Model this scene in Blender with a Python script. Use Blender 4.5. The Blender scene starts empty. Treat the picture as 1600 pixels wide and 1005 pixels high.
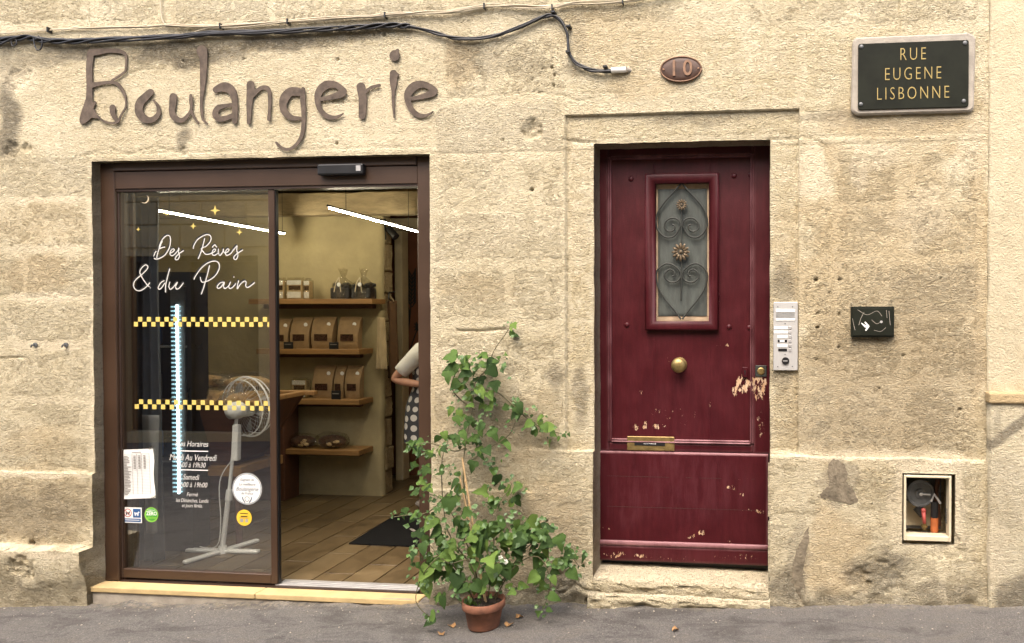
import bpy, bmesh, math, random
import numpy as np
from mathutils import Vector, Matrix

random.seed(7)
S = bpy.context.scene
COL = S.collection
R = math.radians

# ------------------------------------------------------------------ camera
F_PX, YAW, PITCH = 1155.0, R(5.95), R(0.87)
PPX = 1075.0                          # principal point: the photo is shifted sideways, the lens faces the wall almost squarely
CAM = Vector((0.0, -4.1, 1.68))
cd = bpy.data.cameras.new('camera'); cam = bpy.data.objects.new('camera', cd); COL.objects.link(cam)
cd.sensor_width = 36.0; cd.shift_x = -(PPX-800.0)/1600.0; cd.lens = 36.0 * F_PX / 1600.0; cd.clip_start = 0.05; cd.clip_end = 2000
cam.location = CAM; cam.rotation_euler = (R(90) - PITCH, 0, YAW)
S.camera = cam

# ------------------------------------------------------------------ sky, sun, exposure
SUN_EL, SUN_AZ = 58.0, 186.0          # degrees; azimuth clockwise from +Y (the street lies towards -Y)
w = bpy.data.worlds.new('World'); S.world = w; w.use_nodes = True
nt = w.node_tree
sky = nt.nodes.new('ShaderNodeTexSky'); sky.sky_type = 'NISHITA'; sky.sun_disc = False
sky.sun_elevation = R(SUN_EL); sky.sun_rotation = R(SUN_AZ)
sky.air_density = 1.0; sky.dust_density = 6.0; sky.ozone_density = 0.6
bg = nt.nodes['Background']; bg.inputs[1].default_value = 0.15
nt.links.new(sky.outputs[0], bg.inputs[0])
sl = bpy.data.lights.new('sun', 'SUN'); sun = bpy.data.objects.new('sun', sl); COL.objects.link(sun)
sl.energy = 0.8; sl.angle = R(60); sl.color = (1.0, 0.94, 0.84)
_d = Vector((math.sin(R(SUN_AZ)) * math.cos(R(SUN_EL)), math.cos(R(SUN_AZ)) * math.cos(R(SUN_EL)), math.sin(R(SUN_EL))))
sun.rotation_euler = (-_d).to_track_quat('-Z', 'Y').to_euler(); sun.location = _d * 20
vs = S.view_settings
vs.view_transform = 'Standard'; vs.look = 'None'; vs.gamma = 1.0; vs.use_curve_mapping = False
vs.exposure = 1.66
S.render.engine = 'CYCLES'
S.cycles.max_bounces = 6; S.cycles.diffuse_bounces = 3; S.cycles.glossy_bounces = 3; S.cycles.transparent_max_bounces = 16
S.cycles.sample_clamp_indirect = 6.0

# ------------------------------------------------------------------ measuring: photo pixel -> point on a plane of depth Y
_fw = Vector((-math.sin(YAW) * math.cos(PITCH), math.cos(YAW) * math.cos(PITCH), -math.sin(PITCH)))
_rt = Vector((math.cos(YAW), math.sin(YAW), 0)); _up = _rt.cross(_fw)
def ray(px, py):
    return _fw + _rt * ((px - PPX) / F_PX) + _up * ((502.5 - py) / F_PX)
def P(px, py, Y=0.0):
    d = ray(px, py); t = (Y - CAM.y) / d.y; p = CAM + d * t
    return p.x, p.z
def PX(px, Y=0.0, py=500): return P(px, py, Y)[0]
def PZ(px, py, Y=0.0): return P(px, py, Y)[1]
def P3(px, py, Y): 
    x, z = P(px, py, Y); return Vector((x, Y, z))
def rect(x0, y0, x1, y1, Y=0.0):
    """pixel rectangle -> axis-aligned world rectangle (X0, X1, Z0, Z1) on plane Y"""
    cx, cy = (x0 + x1) / 2, (y0 + y1) / 2
    return PX(x0, Y, cy), PX(x1, Y, cy), PZ(cx, y1, Y), PZ(cx, y0, Y)
GZ0 = 0.06
def ground_z(x): return GZ0 + 0.042 * max(-9.0, min(9.0, x))
def G(px, py, z):
    d = ray(px, py); return CAM + d * ((z - CAM.z) / d.z)

# ------------------------------------------------------------------ noise (numpy)
def _hash(ix, iz, seed):
    n = (ix.astype(np.int64) * 374761393 + iz.astype(np.int64) * 668265263 + seed * 1442695041) & 0x7fffffff
    n = ((n ^ (n >> 13)) * 1274126177) & 0x7fffffff
    n = n ^ (n >> 16)
    return (n & 0xffff) / 65535.0
def vnoise(x, z, seed=0):
    x = np.asarray(x, float); z = np.asarray(z, float)
    ix = np.floor(x); iz = np.floor(z); fx = x - ix; fz = z - iz
    fx = fx * fx * (3 - 2 * fx); fz = fz * fz * (3 - 2 * fz)
    a = _hash(ix, iz, seed); b = _hash(ix + 1, iz, seed); c = _hash(ix, iz + 1, seed); d = _hash(ix + 1, iz + 1, seed)
    return (a + (b - a) * fx) * (1 - fz) + (c + (d - c) * fx) * fz
def fbm(x, z, o=4, seed=0):
    s = 0; a = 1; t = 0
    for k in range(o):
        s = s + a * (vnoise(x * 2**k + 17.3 * k, z * 2**k + 9.1 * k, seed + k) - 0.5); t += a; a *= 0.5
    return s / t * 2            # about -1 .. 1
def sstep(a, b, v):
    t = np.clip((v - a) / (b - a), 0, 1); return t * t * (3 - 2 * t)

# ------------------------------------------------------------------ object helpers
def tag(o, label=None, cat=None, group=None, kind=None):
    if label: o['label'] = label
    if cat: o['category'] = cat
    if group: o['group'] = group
    if kind: o['kind'] = kind
    return o
def thing(name, loc, label, cat, group=None):
    e = bpy.data.objects.new(name, None); COL.objects.link(e); e.location = loc
    e.empty_display_size = 0.1
    return tag(e, label, cat, group)
def world_of(o):
    m = Matrix.Translation(o.location) @ o.rotation_euler.to_matrix().to_4x4()
    if o.parent is not None: m = world_of(o.parent) @ o.matrix_parent_inverse @ m
    return m
def adopt(o, parent):
    if parent is not None:
        o.parent = parent; o.matrix_parent_inverse = world_of(parent).inverted()
    return o
def link(name, me, mat=None, parent=None, smooth=False):
    if mat is not None: me.materials.append(mat)
    if smooth: me.polygons.foreach_set('use_smooth', [True] * len(me.polygons))
    o = bpy.data.objects.new(name, me); COL.objects.link(o)
    return adopt(o, parent)
def pyd(name, v, f, mat=None, parent=None, smooth=False):
    me = bpy.data.meshes.new(name); me.from_pydata([tuple(a) for a in v], [], [tuple(a) for a in f]); me.update()
    return link(name, me, mat, parent, smooth)
def quadmesh(name, V, Q, mat=None, parent=None, smooth=True, attr=None):
    me = bpy.data.meshes.new(name); n = len(V); q = len(Q)
    me.vertices.add(n); me.vertices.foreach_set('co', np.asarray(V, np.float32).ravel())
    me.loops.add(q * 4); me.loops.foreach_set('vertex_index', np.asarray(Q, np.int32).ravel())
    me.polygons.add(q); me.polygons.foreach_set('loop_start', np.arange(0, q * 4, 4, dtype=np.int32))
    me.polygons.foreach_set('loop_total', np.full(q, 4, np.int32))
    me.update(calc_edges=True); me.validate()
    if attr is not None:
        a = me.color_attributes.new('stain', 'FLOAT_COLOR', 'POINT')
        a.data.foreach_set('color', np.asarray(attr, np.float32).ravel())
    return link(name, me, mat, parent, smooth)

class MB:
    """collects simple solids into one bmesh"""
    def __init__(s): s.b = bmesh.new()
    def box(s, x0, x1, y0, y1, z0, z1, bev=0.0, seg=1):
        b = bmesh.new()
        m = Matrix.Translation(((x0+x1)/2, (y0+y1)/2, (z0+z1)/2)) @ Matrix.Diagonal((abs(x1-x0), abs(y1-y0), abs(z1-z0), 1))
        bmesh.ops.create_cube(b, size=1, matrix=m)
        if bev: bmesh.ops.bevel(b, geom=b.edges[:], offset=bev, segments=seg, affect='EDGES', profile=0.5)
        s._add(b); return s
    def cyl(s, p0, p1, r0, r1=None, n=16, cap=True):
        p0 = Vector(p0); p1 = Vector(p1); r1 = r0 if r1 is None else r1
        b = bmesh.new(); d = p1 - p0
        m = Matrix.Translation((p0 + p1) / 2) @ d.to_track_quat('Z', 'Y').to_matrix().to_4x4()
        bmesh.ops.create_cone(b, cap_ends=cap, segments=n, radius1=max(r0, 1e-5), radius2=max(r1, 1e-5), depth=d.length, matrix=m)
        s._add(b); return s
    def sph(s, c, r, sc=(1, 1, 1), u=14, v=9):
        b = bmesh.new()
        bmesh.ops.create_uvsphere(b, u_segments=u, v_segments=v, radius=r, matrix=Matrix.Translation(c) @ Matrix.Diagonal((*sc, 1)))
        s._add(b); return s
    def ico(s, c, r, sc=(1, 1, 1), sub=2, jit=0.0, seed=0):
        b = bmesh.new(); rnd = random.Random(seed)
        bmesh.ops.create_icosphere(b, subdivisions=sub, radius=r)
        for v in b.verts:
            v.co *= 1 + rnd.uniform(-jit, jit); v.co = Vector((v.co.x*sc[0], v.co.y*sc[1], v.co.z*sc[2])) + Vector(c)
        s._add(b); return s
    def lathe(s, c, prof, n=24, axis='Z', cap=False):
        vs = []; fs = []; c = Vector(c); m = len(prof)
        for r, h in prof:
            for k in range(n):
                a = 2*math.pi*k/n
                if axis == 'Z': vs.append(c + Vector((r*math.cos(a), r*math.sin(a), h)))
                else: vs.append(c + Vector((r*math.cos(a), -h, r*math.sin(a))))
        for i in range(m-1):
            for k in range(n):
                q = (i*n+k, i*n+(k+1) % n, (i+1)*n+(k+1) % n, (i+1)*n+k)
                fs.append(q)
        if cap: fs += [tuple(range(n))[::-1], tuple(range((m-1)*n, m*n))]
        s.raw(vs, fs); return s
    def tube(s, pts, r, n=6):
        pts = [Vector(p) for p in pts]; rr = r if isinstance(r, (list, tuple)) else [r]*len(pts)
        t0 = (pts[1]-pts[0]).normalized(); up = Vector((0, 0, 1)) if abs(t0.z) < .9 else Vector((1, 0, 0))
        nrm = (up - t0*up.dot(t0)).normalized(); vs = []; fs = []
        for i, p in enumerate(pts):
            t = (pts[min(i+1, len(pts)-1)] - pts[max(i-1, 0)])
            t = t.normalized() if t.length > 1e-9 else t0
            nrm = (nrm - t*nrm.dot(t)).normalized(); bn = t.cross(nrm)
            for k in range(n):
                a = 2*math.pi*k/n; vs.append(p + (nrm*math.cos(a) + bn*math.sin(a))*rr[i])
        for i in range(len(pts)-1):
            for k in range(n): fs.append((i*n+k, i*n+(k+1) % n, (i+1)*n+(k+1) % n, (i+1)*n+k))
        fs += [tuple(range(n))[::-1], tuple(range((len(pts)-1)*n, len(pts)*n))]
        s.raw(vs, fs); return s
    def raw(s, vs, fs):
        bv = [s.b.verts.new(v) for v in vs]
        for f in fs:
            try: s.b.faces.new([bv[i] for i in f])
            except ValueError: pass
        return s
    def _add(s, o):
        me = bpy.data.meshes.new('tmp'); o.to_mesh(me); o.free(); s.b.from_mesh(me); bpy.data.meshes.remove(me)
    def xf(s, m): bmesh.ops.transform(s.b, matrix=m, verts=s.b.verts[:]); return s
    def build(s, name, mat, parent=None, smooth=False):
        me = bpy.data.meshes.new(name)
        bmesh.ops.recalc_face_normals(s.b, faces=s.b.faces[:])
        s.b.to_mesh(me); s.b.free()
        return link(name, me, mat, parent, smooth)

def spline(pts, per=6):
    """Catmull-Rom through tuples of any length"""
    A = [np.array(p, float) for p in pts]; out = []
    if len(A) < 3: 
        return [tuple(A[0] + (A[-1]-A[0])*k/per) for k in range(per+1)]
    for i in range(len(A)-1):
        p0 = A[max(i-1, 0)]; p1 = A[i]; p2 = A[i+1]; p3 = A[min(i+2, len(A)-1)]
        for k in range(per):
            t = k/per
            out.append(tuple(0.5*((2*p1) + (-p0+p2)*t + (2*p0-5*p1+4*p2-p3)*t*t + (-p0+3*p1-3*p2+p3)*t**3)))
    out.append(tuple(A[-1])); return out

_MS = {1: [(0, 'a', 'd')], 2: [('a', 1, 'b')], 3: [(0, 1, 'b', 'd')], 4: [('b', 2, 'c')], 5: [(0, 'a', 'b', 2, 'c', 'd')], 6: [('a', 1, 2, 'c')],
       7: [(0, 1, 2, 'c', 'd')], 8: [('d', 'c', 3)], 9: [(0, 'a', 'c', 3)], 10: [('a', 1, 'b', 'c', 3, 'd')], 11: [(0, 1, 'b', 'c', 3)],
       12: [('d', 'b', 2, 3)], 13: [(0, 'a', 'b', 2, 3)], 14: [('a', 1, 2, 3, 'd')], 15: [(0, 1, 2, 3)]}
def stroke_mesh(strokes, res, yf, yb):
    """union of tapering strokes [(x, z, r), ...] as one plate: front at yf, back at yb"""
    seg = []
    for s in strokes:
        if len(s) == 1: seg.append((s[0], s[0]))
        for a, b in zip(s[:-1], s[1:]): seg.append((a, b))
    allp = np.array([p for s in strokes for p in s], float); m = allp[:, 2].max() + 2*res
    x0, z0 = allp[:, 0].min()-m, allp[:, 1].min()-m; nx = int((allp[:, 0].max()+m-x0)/res)+2; nz = int((allp[:, 1].max()+m-z0)/res)+2
    gx = x0 + np.arange(nx)*res; gz = z0 + np.arange(nz)*res
    D = np.full((nz, nx), 9.0)
    for a, b in seg:
        mr = max(a[2], b[2]) + 2.5*res
        i0 = max(int((min(a[0], b[0])-mr-x0)/res), 0); i1 = min(int((max(a[0], b[0])+mr-x0)/res)+2, nx)
        j0 = max(int((min(a[1], b[1])-mr-z0)/res), 0); j1 = min(int((max(a[1], b[1])+mr-z0)/res)+2, nz)
        X, Z = np.meshgrid(gx[i0:i1], gz[j0:j1])
        dx, dz = b[0]-a[0], b[1]-a[1]; L = dx*dx+dz*dz
        t = np.clip(((X-a[0])*dx+(Z-a[1])*dz)/L, 0, 1) if L > 0 else 0*X
        d = np.hypot(X-a[0]-t*dx, Z-a[1]-t*dz) - (a[2]+(b[2]-a[2])*t)
        D[j0:j1, i0:i1] = np.minimum(D[j0:j1, i0:i1], d)
    V = []; key = {}; Fc = []
    def vid(k, x, z):
        if k not in key: key[k] = len(V); V.append((x, z))
        return key[k]
    ins = D < 0
    code = ins[:-1, :-1]*1 + ins[:-1, 1:]*2 + ins[1:, 1:]*4 + ins[1:, :-1]*8
    for j, i in zip(*np.nonzero(code)):
        c = {0: (i, j), 1: (i+1, j), 2: (i+1, j+1), 3: (i, j+1)}
        def corner(q): ii, jj = c[q]; return vid(('v', ii, jj), gx[ii], gz[jj])
        def edge(q):
            p, r = {'a': (0, 1), 'b': (1, 2), 'c': (3, 2), 'd': (0, 3)}[q]
            (ia, ja), (ib, jb) = c[p], c[r]; da, db = D[ja, ia], D[jb, ib]; t = min(max(da/(da-db), .02), .98)
            return vid(('e', ia, ja, ib, jb), gx[ia]+(gx[ib]-gx[ia])*t, gz[ja]+(gz[jb]-gz[ja])*t)
        for poly in _MS[int(code[j, i])]:
            Fc.append([corner(q) if isinstance(q, int) else edge(q) for q in poly])
    ec = {}
    for f in Fc:
        for a, b in zip(f, f[1:]+f[:1]): ec[(a, b)] = 1
    n = len(V)
    verts = [(x, yf, z) for x, z in V] + [(x, yb, z) for x, z in V]
    faces = [tuple(f) for f in Fc] + [tuple(v+n for v in f[::-1]) for f in Fc]
    for (a, b) in ec:
        if (b, a) not in ec: faces.append((b, a, a+n, b+n))
    return verts, faces

def text_mesh(body, h, cx, cz, y, sx=1.0, shear=0.0, thick=0.0006, align='CENTER', spacing=1.0, bold=0.0):
    """flat lettering standing in the XZ plane facing the street, cap height about h, centred on (cx, cz)"""
    c = bpy.data.curves.new('t', 'FONT'); c.body = body; c.size = h/0.72; c.align_x = align; c.align_y = 'CENTER'
    c.extrude = thick; c.shear = shear; c.space_character = spacing; c.resolution_u = 3; c.offset = bold
    o = bpy.data.objects.new('t', c); COL.objects.link(o)
    dg = bpy.context.evaluated_depsgraph_get(); dg.update()
    me = bpy.data.meshes.new_from_object(o.evaluated_get(dg))
    bpy.data.objects.remove(o); bpy.data.curves.remove(c)
    for v in me.vertices: v.co = Vector((cx + v.co.x*sx, y - v.co.z, cz + v.co.y))
    me.materials.clear(); me.update(); return me
def join_meshes(ms):
    b = bmesh.new()
    for m in ms: b.from_mesh(m); bpy.data.meshes.remove(m)
    me = bpy.data.meshes.new('joined'); b.to_mesh(me); b.free(); return me

# ------------------------------------------------------------------ materials
def nd(t, typ, **kw):
    n = t.nodes.new(typ)
    for k, v in kw.items():
        if k[0] == 'i' and k[1:].isdigit(): n.inputs[int(k[1:])].default_value = v
        elif k in n.inputs: n.inputs[k].default_value = v
        else: setattr(n, k, v)
    return n
def ramp(t, stops):
    n = t.nodes.new('ShaderNodeValToRGB'); e = n.color_ramp.elements
    while len(e) < len(stops): e.new(0.5)
    for el, (p, c) in zip(e, stops): el.position = p; el.color = (*c, 1) if len(c) == 3 else c
    return n
def base_mat(name):
    m = bpy.data.materials.new(name); m.use_nodes = True; t = m.node_tree
    return m, t, t.nodes['Principled BSDF']
def mixc(t, fac, a, b, mode='MIX'):
    n = t.nodes.new('ShaderNodeMix'); n.data_type = 'RGBA'; n.blend_type = mode; n.clamp_factor = True
    for s, v in ((0, fac), (6, a), (7, b)):
        if hasattr(v, 'is_linked') or hasattr(v, 'links'): t.links.new(v, n.inputs[s])
        else: n.inputs[s].default_value = v if s == 0 else (*v, 1)
    return n.outputs[2]
def mathn(t, op, a, b=0.0, clamp=False):
    n = t.nodes.new('ShaderNodeMath'); n.operation = op; n.use_clamp = clamp
    for s, v in ((0, a), (1, b)):
        if hasattr(v, 'links'): t.links.new(v, n.inputs[s])
        else: n.inputs[s].default_value = v
    return n.outputs[0]
def coords(t, scale=(1, 1, 1), kind='Object'):
    c = t.nodes.new('ShaderNodeTexCoord'); mp = t.nodes.new('ShaderNodeMapping'); mp.inputs['Scale'].default_value = scale
    t.links.new(c.outputs[kind], mp.inputs[0]); return mp.outputs[0]
def noise(t, vec, scale, detail=4, rough=0.55, dist=0.0):
    n = t.nodes.new('ShaderNodeTexNoise'); n.inputs['Scale'].default_value = scale; n.inputs['Detail'].default_value = detail
    n.inputs['Roughness'].default_value = rough; n.inputs['Distortion'].default_value = dist
    t.links.new(vec, n.inputs['Vector']); return n.outputs['Fac']
def voro(t, vec, scale, feature='F1', rnd=1.0, out='Distance'):
    n = t.nodes.new('ShaderNodeTexVoronoi'); n.feature = feature; n.inputs['Scale'].default_value = scale
    n.inputs['Randomness'].default_value = rnd; t.links.new(vec, n.inputs['Vector']); return n.outputs[out]
def bump(t, bsdf, height, dist, strength=1.0, prev=None):
    n = t.nodes.new('ShaderNodeBump'); n.inputs['Distance'].default_value = dist; n.inputs['Strength'].default_value = strength
    t.links.new(height, n.inputs['Height'])
    if prev is not None: t.links.new(prev, n.inputs['Normal'])
    t.links.new(n.outputs[0], bsdf.inputs['Normal']); return n.outputs[0]

def simple(name, col, rough=0.5, metal=0.0, var=0.25, scale=8.0, bumpd=0.0, bscale=60.0, spec=0.5, coat=0.0, stretch=(1, 1, 1)):
    m, t, b = base_mat(name)
    v = coords(t, stretch); n = noise(t, v, scale, 5, 0.6)
    lo = tuple(c*(1-var) for c in col); hi = tuple(min(1, c*(1+var)) for c in col)
    r = ramp(t, [(0.3, lo), (0.7, hi)]); t.links.new(n, r.inputs[0]); t.links.new(r.outputs[0], b.inputs['Base Color'])
    rr = nd(t, 'ShaderNodeMapRange', i3=max(rough-0.1, 0.02), i4=min(rough+0.12, 1)); t.links.new(n, rr.inputs[0]); t.links.new(rr.outputs[0], b.inputs['Roughness'])
    b.inputs['Metallic'].default_value = metal; b.inputs['Specular IOR Level'].default_value = spec
    if coat: b.inputs['Coat Weight'].default_value = coat
    if bumpd: bump(t, b, noise(t, v, bscale, 6, 0.65), bumpd)
    return m
def emit(name, col, strength):
    m, t, b = base_mat(name); b.inputs['Base Color'].default_value = (*col, 1)
    b.inputs['Emission Color'].default_value = (*col, 1); b.inputs['Emission Strength'].default_value = strength; return m
def glassmat(name, tint=(1, 1, 1), ior=1.5, rough=0.0, wrinkle=0.0, wscale=30.0):
    m = bpy.data.materials.new(name); m.use_nodes = True; t = m.node_tree; t.nodes.remove(t.nodes['Principled BSDF'])
    tr = nd(t, 'ShaderNodeBsdfTransparent'); tr.inputs[0].default_value = (*tint, 1)
    gl = nd(t, 'ShaderNodeBsdfGlossy'); gl.inputs['Roughness'].default_value = rough
    fr = nd(t, 'ShaderNodeFresnel'); ge = nd(t, 'ShaderNodeNewGeometry'); mr = nd(t, 'ShaderNodeMapRange', i3=ior, i4=1/ior)
    t.links.new(ge.outputs['Backfacing'], mr.inputs[0]); t.links.new(mr.outputs[0], fr.inputs[0])      # same reflectance on both faces of the sheet
    mx = nd(t, 'ShaderNodeMixShader'); t.links.new(fr.outputs[0], mx.inputs[0]); t.links.new(tr.outputs[0], mx.inputs[1]); t.links.new(gl.outputs[0], mx.inputs[2])
    t.links.new(mx.outputs[0], t.nodes['Material Output'].inputs[0])
    if wrinkle:
        v = coords(t); bp = nd(t, 'ShaderNodeBump'); bp.inputs['Distance'].default_value = wrinkle
        t.links.new(noise(t, v, wscale, 3, 0.6, 1.5), bp.inputs['Height'])
        t.links.new(bp.outputs[0], gl.inputs['Normal']); t.links.new(bp.outputs[0], fr.inputs['Normal'])
    return m

def wall_mat(name, lo, mid, hi, pit, fine, streak=1.7, grain_amt=0.3):
    """limestone or lime render; stains come from the 'stain' attribute: r grime, g cement, b limewash and ledge light, a ochre"""
    m, t, b = base_mat(name)
    v = coords(t); vs_ = coords(t, (1, 1, streak))
    big = noise(t, v, 2.2, 4, 0.6); med = noise(t, vs_, 16, 4, 0.65); fin = noise(t, vs_, 75, 3, 0.7, 0.6)
    f = mathn(t, 'ADD', mathn(t, 'MULTIPLY', big, 0.40), mathn(t, 'ADD', mathn(t, 'MULTIPLY', med, 0.38), mathn(t, 'MULTIPLY', fin, 0.22)))
    oi = nd(t, 'ShaderNodeObjectInfo')
    f = mathn(t, 'ADD', f, mathn(t, 'MULTIPLY', mathn(t, 'SUBTRACT', oi.outputs['Random'], 0.5), 0.10))
    r = ramp(t, [(0.36, lo), (0.5, mid), (0.63, hi)]); t.links.new(f, r.inputs[0]); c = r.outputs[0]
    at = nd(t, 'ShaderNodeAttribute'); at.attribute_name = 'stain'
    se = nd(t, 'ShaderNodeSeparateColor'); t.links.new(at.outputs['Color'], se.inputs[0])
    c = mixc(t, mathn(t, 'MULTIPLY', at.outputs['Alpha'], 0.85), c, (0.42, 0.31, 0.165))
    c = mixc(t, mathn(t, 'MULTIPLY', se.outputs[2], 0.8), c, (0.70, 0.61, 0.44))
    c = mixc(t, mathn(t, 'MULTIPLY', se.outputs[1], 0.9), c, (0.19, 0.165, 0.125))
    gf = mathn(t, 'MULTIPLY', se.outputs[0], mathn(t, 'ADD', mathn(t, 'MULTIPLY', med, 0.9), 0.35), True)
    c = mixc(t, gf, c, (0.065, 0.058, 0.046))
    # crumbly grain: bump hollows coloured dark and crumbs pale, along the bed of the stone
    gr = noise(t, vs_, 40, 2.5, 0.68, 1.6)
    dk = ramp(t, [(0.37, (1, 1, 1)), (0.45, (0, 0, 0))]); t.links.new(gr, dk.inputs[0])
    lt = ramp(t, [(0.55, (0, 0, 0)), (0.68, (1, 1, 1))]); t.links.new(gr, lt.inputs[0])
    c = mixc(t, mathn(t, 'MULTIPLY', dk.outputs[0], grain_amt), c, (0.17, 0.12, 0.062))
    c = mixc(t, mathn(t, 'MULTIPLY', lt.outputs[0], grain_amt*0.7), c, (0.72, 0.64, 0.48))
    t.links.new(c, b.inputs['Base Color'])
    b.inputs['Roughness'].default_value = 0.92; b.inputs['Specular IOR Level'].default_value = 0.2
    h = mathn(t, 'ADD', gr, mathn(t, 'MULTIPLY', noise(t, vs_, 95, 2, 0.6), 0.35))
    bump(t, b, h, pit, 1.0)
    return m

M = {}
M['plaster'] = wall_mat('lime_render', (0.475, 0.405, 0.262), (0.575, 0.505, 0.350), (0.645, 0.58, 0.425), 0.017, 0.003, 1.9, 0.38)
M['stone'] = wall_mat('limestone', (0.475, 0.40, 0.25), (0.575, 0.50, 0.338), (0.655, 0.585, 0.42), 0.032, 0.006, 2.2, 0.56)
M['stone_smooth'] = wall_mat('dressed_limestone', (0.47, 0.39, 0.235), (0.57, 0.49, 0.32), (0.645, 0.57, 0.40), 0.026, 0.004, 1.9, 0.48)
M['neighbour'] = wall_mat('neighbour_render', (0.44, 0.375, 0.25), (0.50, 0.435, 0.30), (0.55, 0.485, 0.345), 0.009, 0.0022, 1.2, 0.08)
M['opposite'] = wall_mat('opposite_stone', (0.68, 0.59, 0.41), (0.78, 0.69, 0.50), (0.82, 0.74, 0.56), 0.008, 0.003, 1.3, 0.2)

def asphalt():
    m, t, b = base_mat('asphalt'); v = coords(t)
    big = noise(t, v, 1.6, 5, 0.65); cell = voro(t, v, 165, out='Color'); d = voro(t, v, 165)
    sc = nd(t, 'ShaderNodeSeparateColor'); t.links.new(cell, sc.inputs[0])
    r = ramp(t, [(0.0, (0.075, 0.071, 0.067)), (0.6, (0.150, 0.141, 0.132)), (0.93, (0.195, 0.184, 0.171)), (1.0, (0.30, 0.285, 0.26))]); t.links.new(sc.outputs[0], r.inputs[0])
    c = mixc(t, mathn(t, 'MULTIPLY', big, 1.1, True), r.outputs[0], (0.155, 0.145, 0.135))
    pt = ramp(t, [(0.40, (0.62, 0.61, 0.60)), (0.52, (1, 1, 1)), (0.66, (1.0, 0.97, 0.92))]); t.links.new(noise(t, coords(t, (1, 2.2, 1)), 2.6, 6, 0.72, 0.6), pt.inputs[0])
    c = mixc(t, 1.0, c, pt.outputs[0], 'MULTIPLY')
    # tar between the stones
    dr = ramp(t, [(0.35, (0, 0, 0)), (0.75, (1, 1, 1))]); t.links.new(d, dr.inputs[0])
    c = mixc(t, mathn(t, 'MULTIPLY', dr.outputs[0], 0.35), c, (0.045, 0.042, 0.04))
    at = nd(t, 'ShaderNodeAttribute'); at.attribute_name = 'stain'
    se = nd(t, 'ShaderNodeSeparateColor'); t.links.new(at.outputs['Color'], se.inputs[0])
    sandn = ramp(t, [(0.42, (0, 0, 0)), (0.62, (1, 1, 1))]); t.links.new(noise(t, v, 30, 6, 0.75), sandn.inputs[0])
    c = mixc(t, mathn(t, 'MULTIPLY', se.outputs[2], sandn.outputs[0]), c, (0.36, 0.30, 0.20))
    t.links.new(c, b.inputs['Base Color']); b.inputs['Roughness'].default_value = 0.85; b.inputs['Specular IOR Level'].default_value = 0.3
    n1 = bump(t, b, d, 0.006, 0.7); bump(t, b, noise(t, v, 240, 4, 0.7), 0.003, 1.0, n1)
    return m
M['asphalt'] = asphalt()

def door_paint():
    """old burgundy paint; the 'stain' attribute holds r = peeled to primer, g = rubbed pale, b = rubbed edges with painted highlight"""
    m, t, b = base_mat('burgundy_paint'); v = coords(t); vz = coords(t, (3.0, 1, 0.5))
    n1 = noise(t, v, 5, 6, 0.65); n2 = noise(t, vz, 14, 6, 0.65)
    f = mathn(t, 'ADD', mathn(t, 'MULTIPLY', n1, 0.5), mathn(t, 'MULTIPLY', n2, 0.5))
    r = ramp(t, [(0.36, (0.036, 0.0024, 0.0048)), (0.5, (0.049, 0.0036, 0.0066)), (0.64, (0.064, 0.0064, 0.0100))]); t.links.new(f, r.inputs[0])
    at = nd(t, 'ShaderNodeAttribute'); at.attribute_name = 'stain'
    se = nd(t, 'ShaderNodeSeparateColor'); t.links.new(at.outputs['Color'], se.inputs[0])
    blot = ramp(t, [(0.42, (0, 0, 0)), (0.62, (1, 1, 1))]); t.links.new(noise(t, vz, 9, 5, 0.7, 0.3), blot.inputs[0])
    c = mixc(t, mathn(t, 'MULTIPLY', se.outputs[1], mathn(t, 'ADD', mathn(t, 'MULTIPLY', blot.outputs[0], 0.8), 0.2), True), r.outputs[0], (0.072, 0.013, 0.018))
    # random flakes plus the big peeled places
    fl = noise(t, coords(t, (1.5, 1, 0.6)), 42, 5, 0.72, 0.4)
    fk = mathn(t, 'ADD', mathn(t, 'MULTIPLY', fl, 1.0), mathn(t, 'MULTIPLY', se.outputs[0], 0.27))
    fr = ramp(t, [(0.745, (0, 0, 0)), (0.765, (1, 1, 1))]); t.links.new(fk, fr.inputs[0])
    wood = ramp(t, [(0.35, (0.50, 0.30, 0.16)), (0.6, (0.60, 0.44, 0.30))]); t.links.new(noise(t, vz, 22, 4), wood.inputs[0])
    ew = mathn(t, 'MULTIPLY', se.outputs[2], mathn(t, 'ADD', n2, 0.25), True)
    c = mixc(t, ew, c, (0.26, 0.125, 0.135))
    c = mixc(t, fr.outputs[0], c, wood.outputs[0]); t.links.new(c, b.inputs['Base Color'])
    rr = nd(t, 'ShaderNodeMapRange', i3=0.30, i4=0.55); t.links.new(n1, rr.inputs[0])
    t.links.new(mathn(t, 'ADD', rr.outputs[0], mathn(t, 'MULTIPLY', fr.outputs[0], 0.4)), b.inputs['Roughness'])
    b.inputs['Specular IOR Level'].default_value = 0.3
    inv = mathn(t, 'SUBTRACT', mathn(t, 'MULTIPLY', n2, 0.25), mathn(t, 'MULTIPLY', fr.outputs[0], 0.6))
    b1 = bump(t, b, inv, 0.0025); bump(t, b, noise(t, v, 130, 4, 0.6), 0.0007, 1, b1)
    return m
M['burgundy'] = door_paint()
M['frame'] = simple('brown_aluminium', (0.046, 0.024, 0.013), 0.42, 0.0, 0.18, 3, 0.0006, 120)
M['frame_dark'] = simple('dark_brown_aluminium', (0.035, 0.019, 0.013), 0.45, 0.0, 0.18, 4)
M['glass'] = glassmat('window_glass', (0.94, 0.95, 0.94), 2.6)
M['film'] = glassmat('clear_film', (0.95, 0.94, 0.90), 1.75, 0.10, 0.04, 40)
M['letter'] = simple('rusted_steel', (0.100, 0.077, 0.060), 0.75, 0.0, 0.34, 30, 0.0015, 70, spec=0.2)
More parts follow.
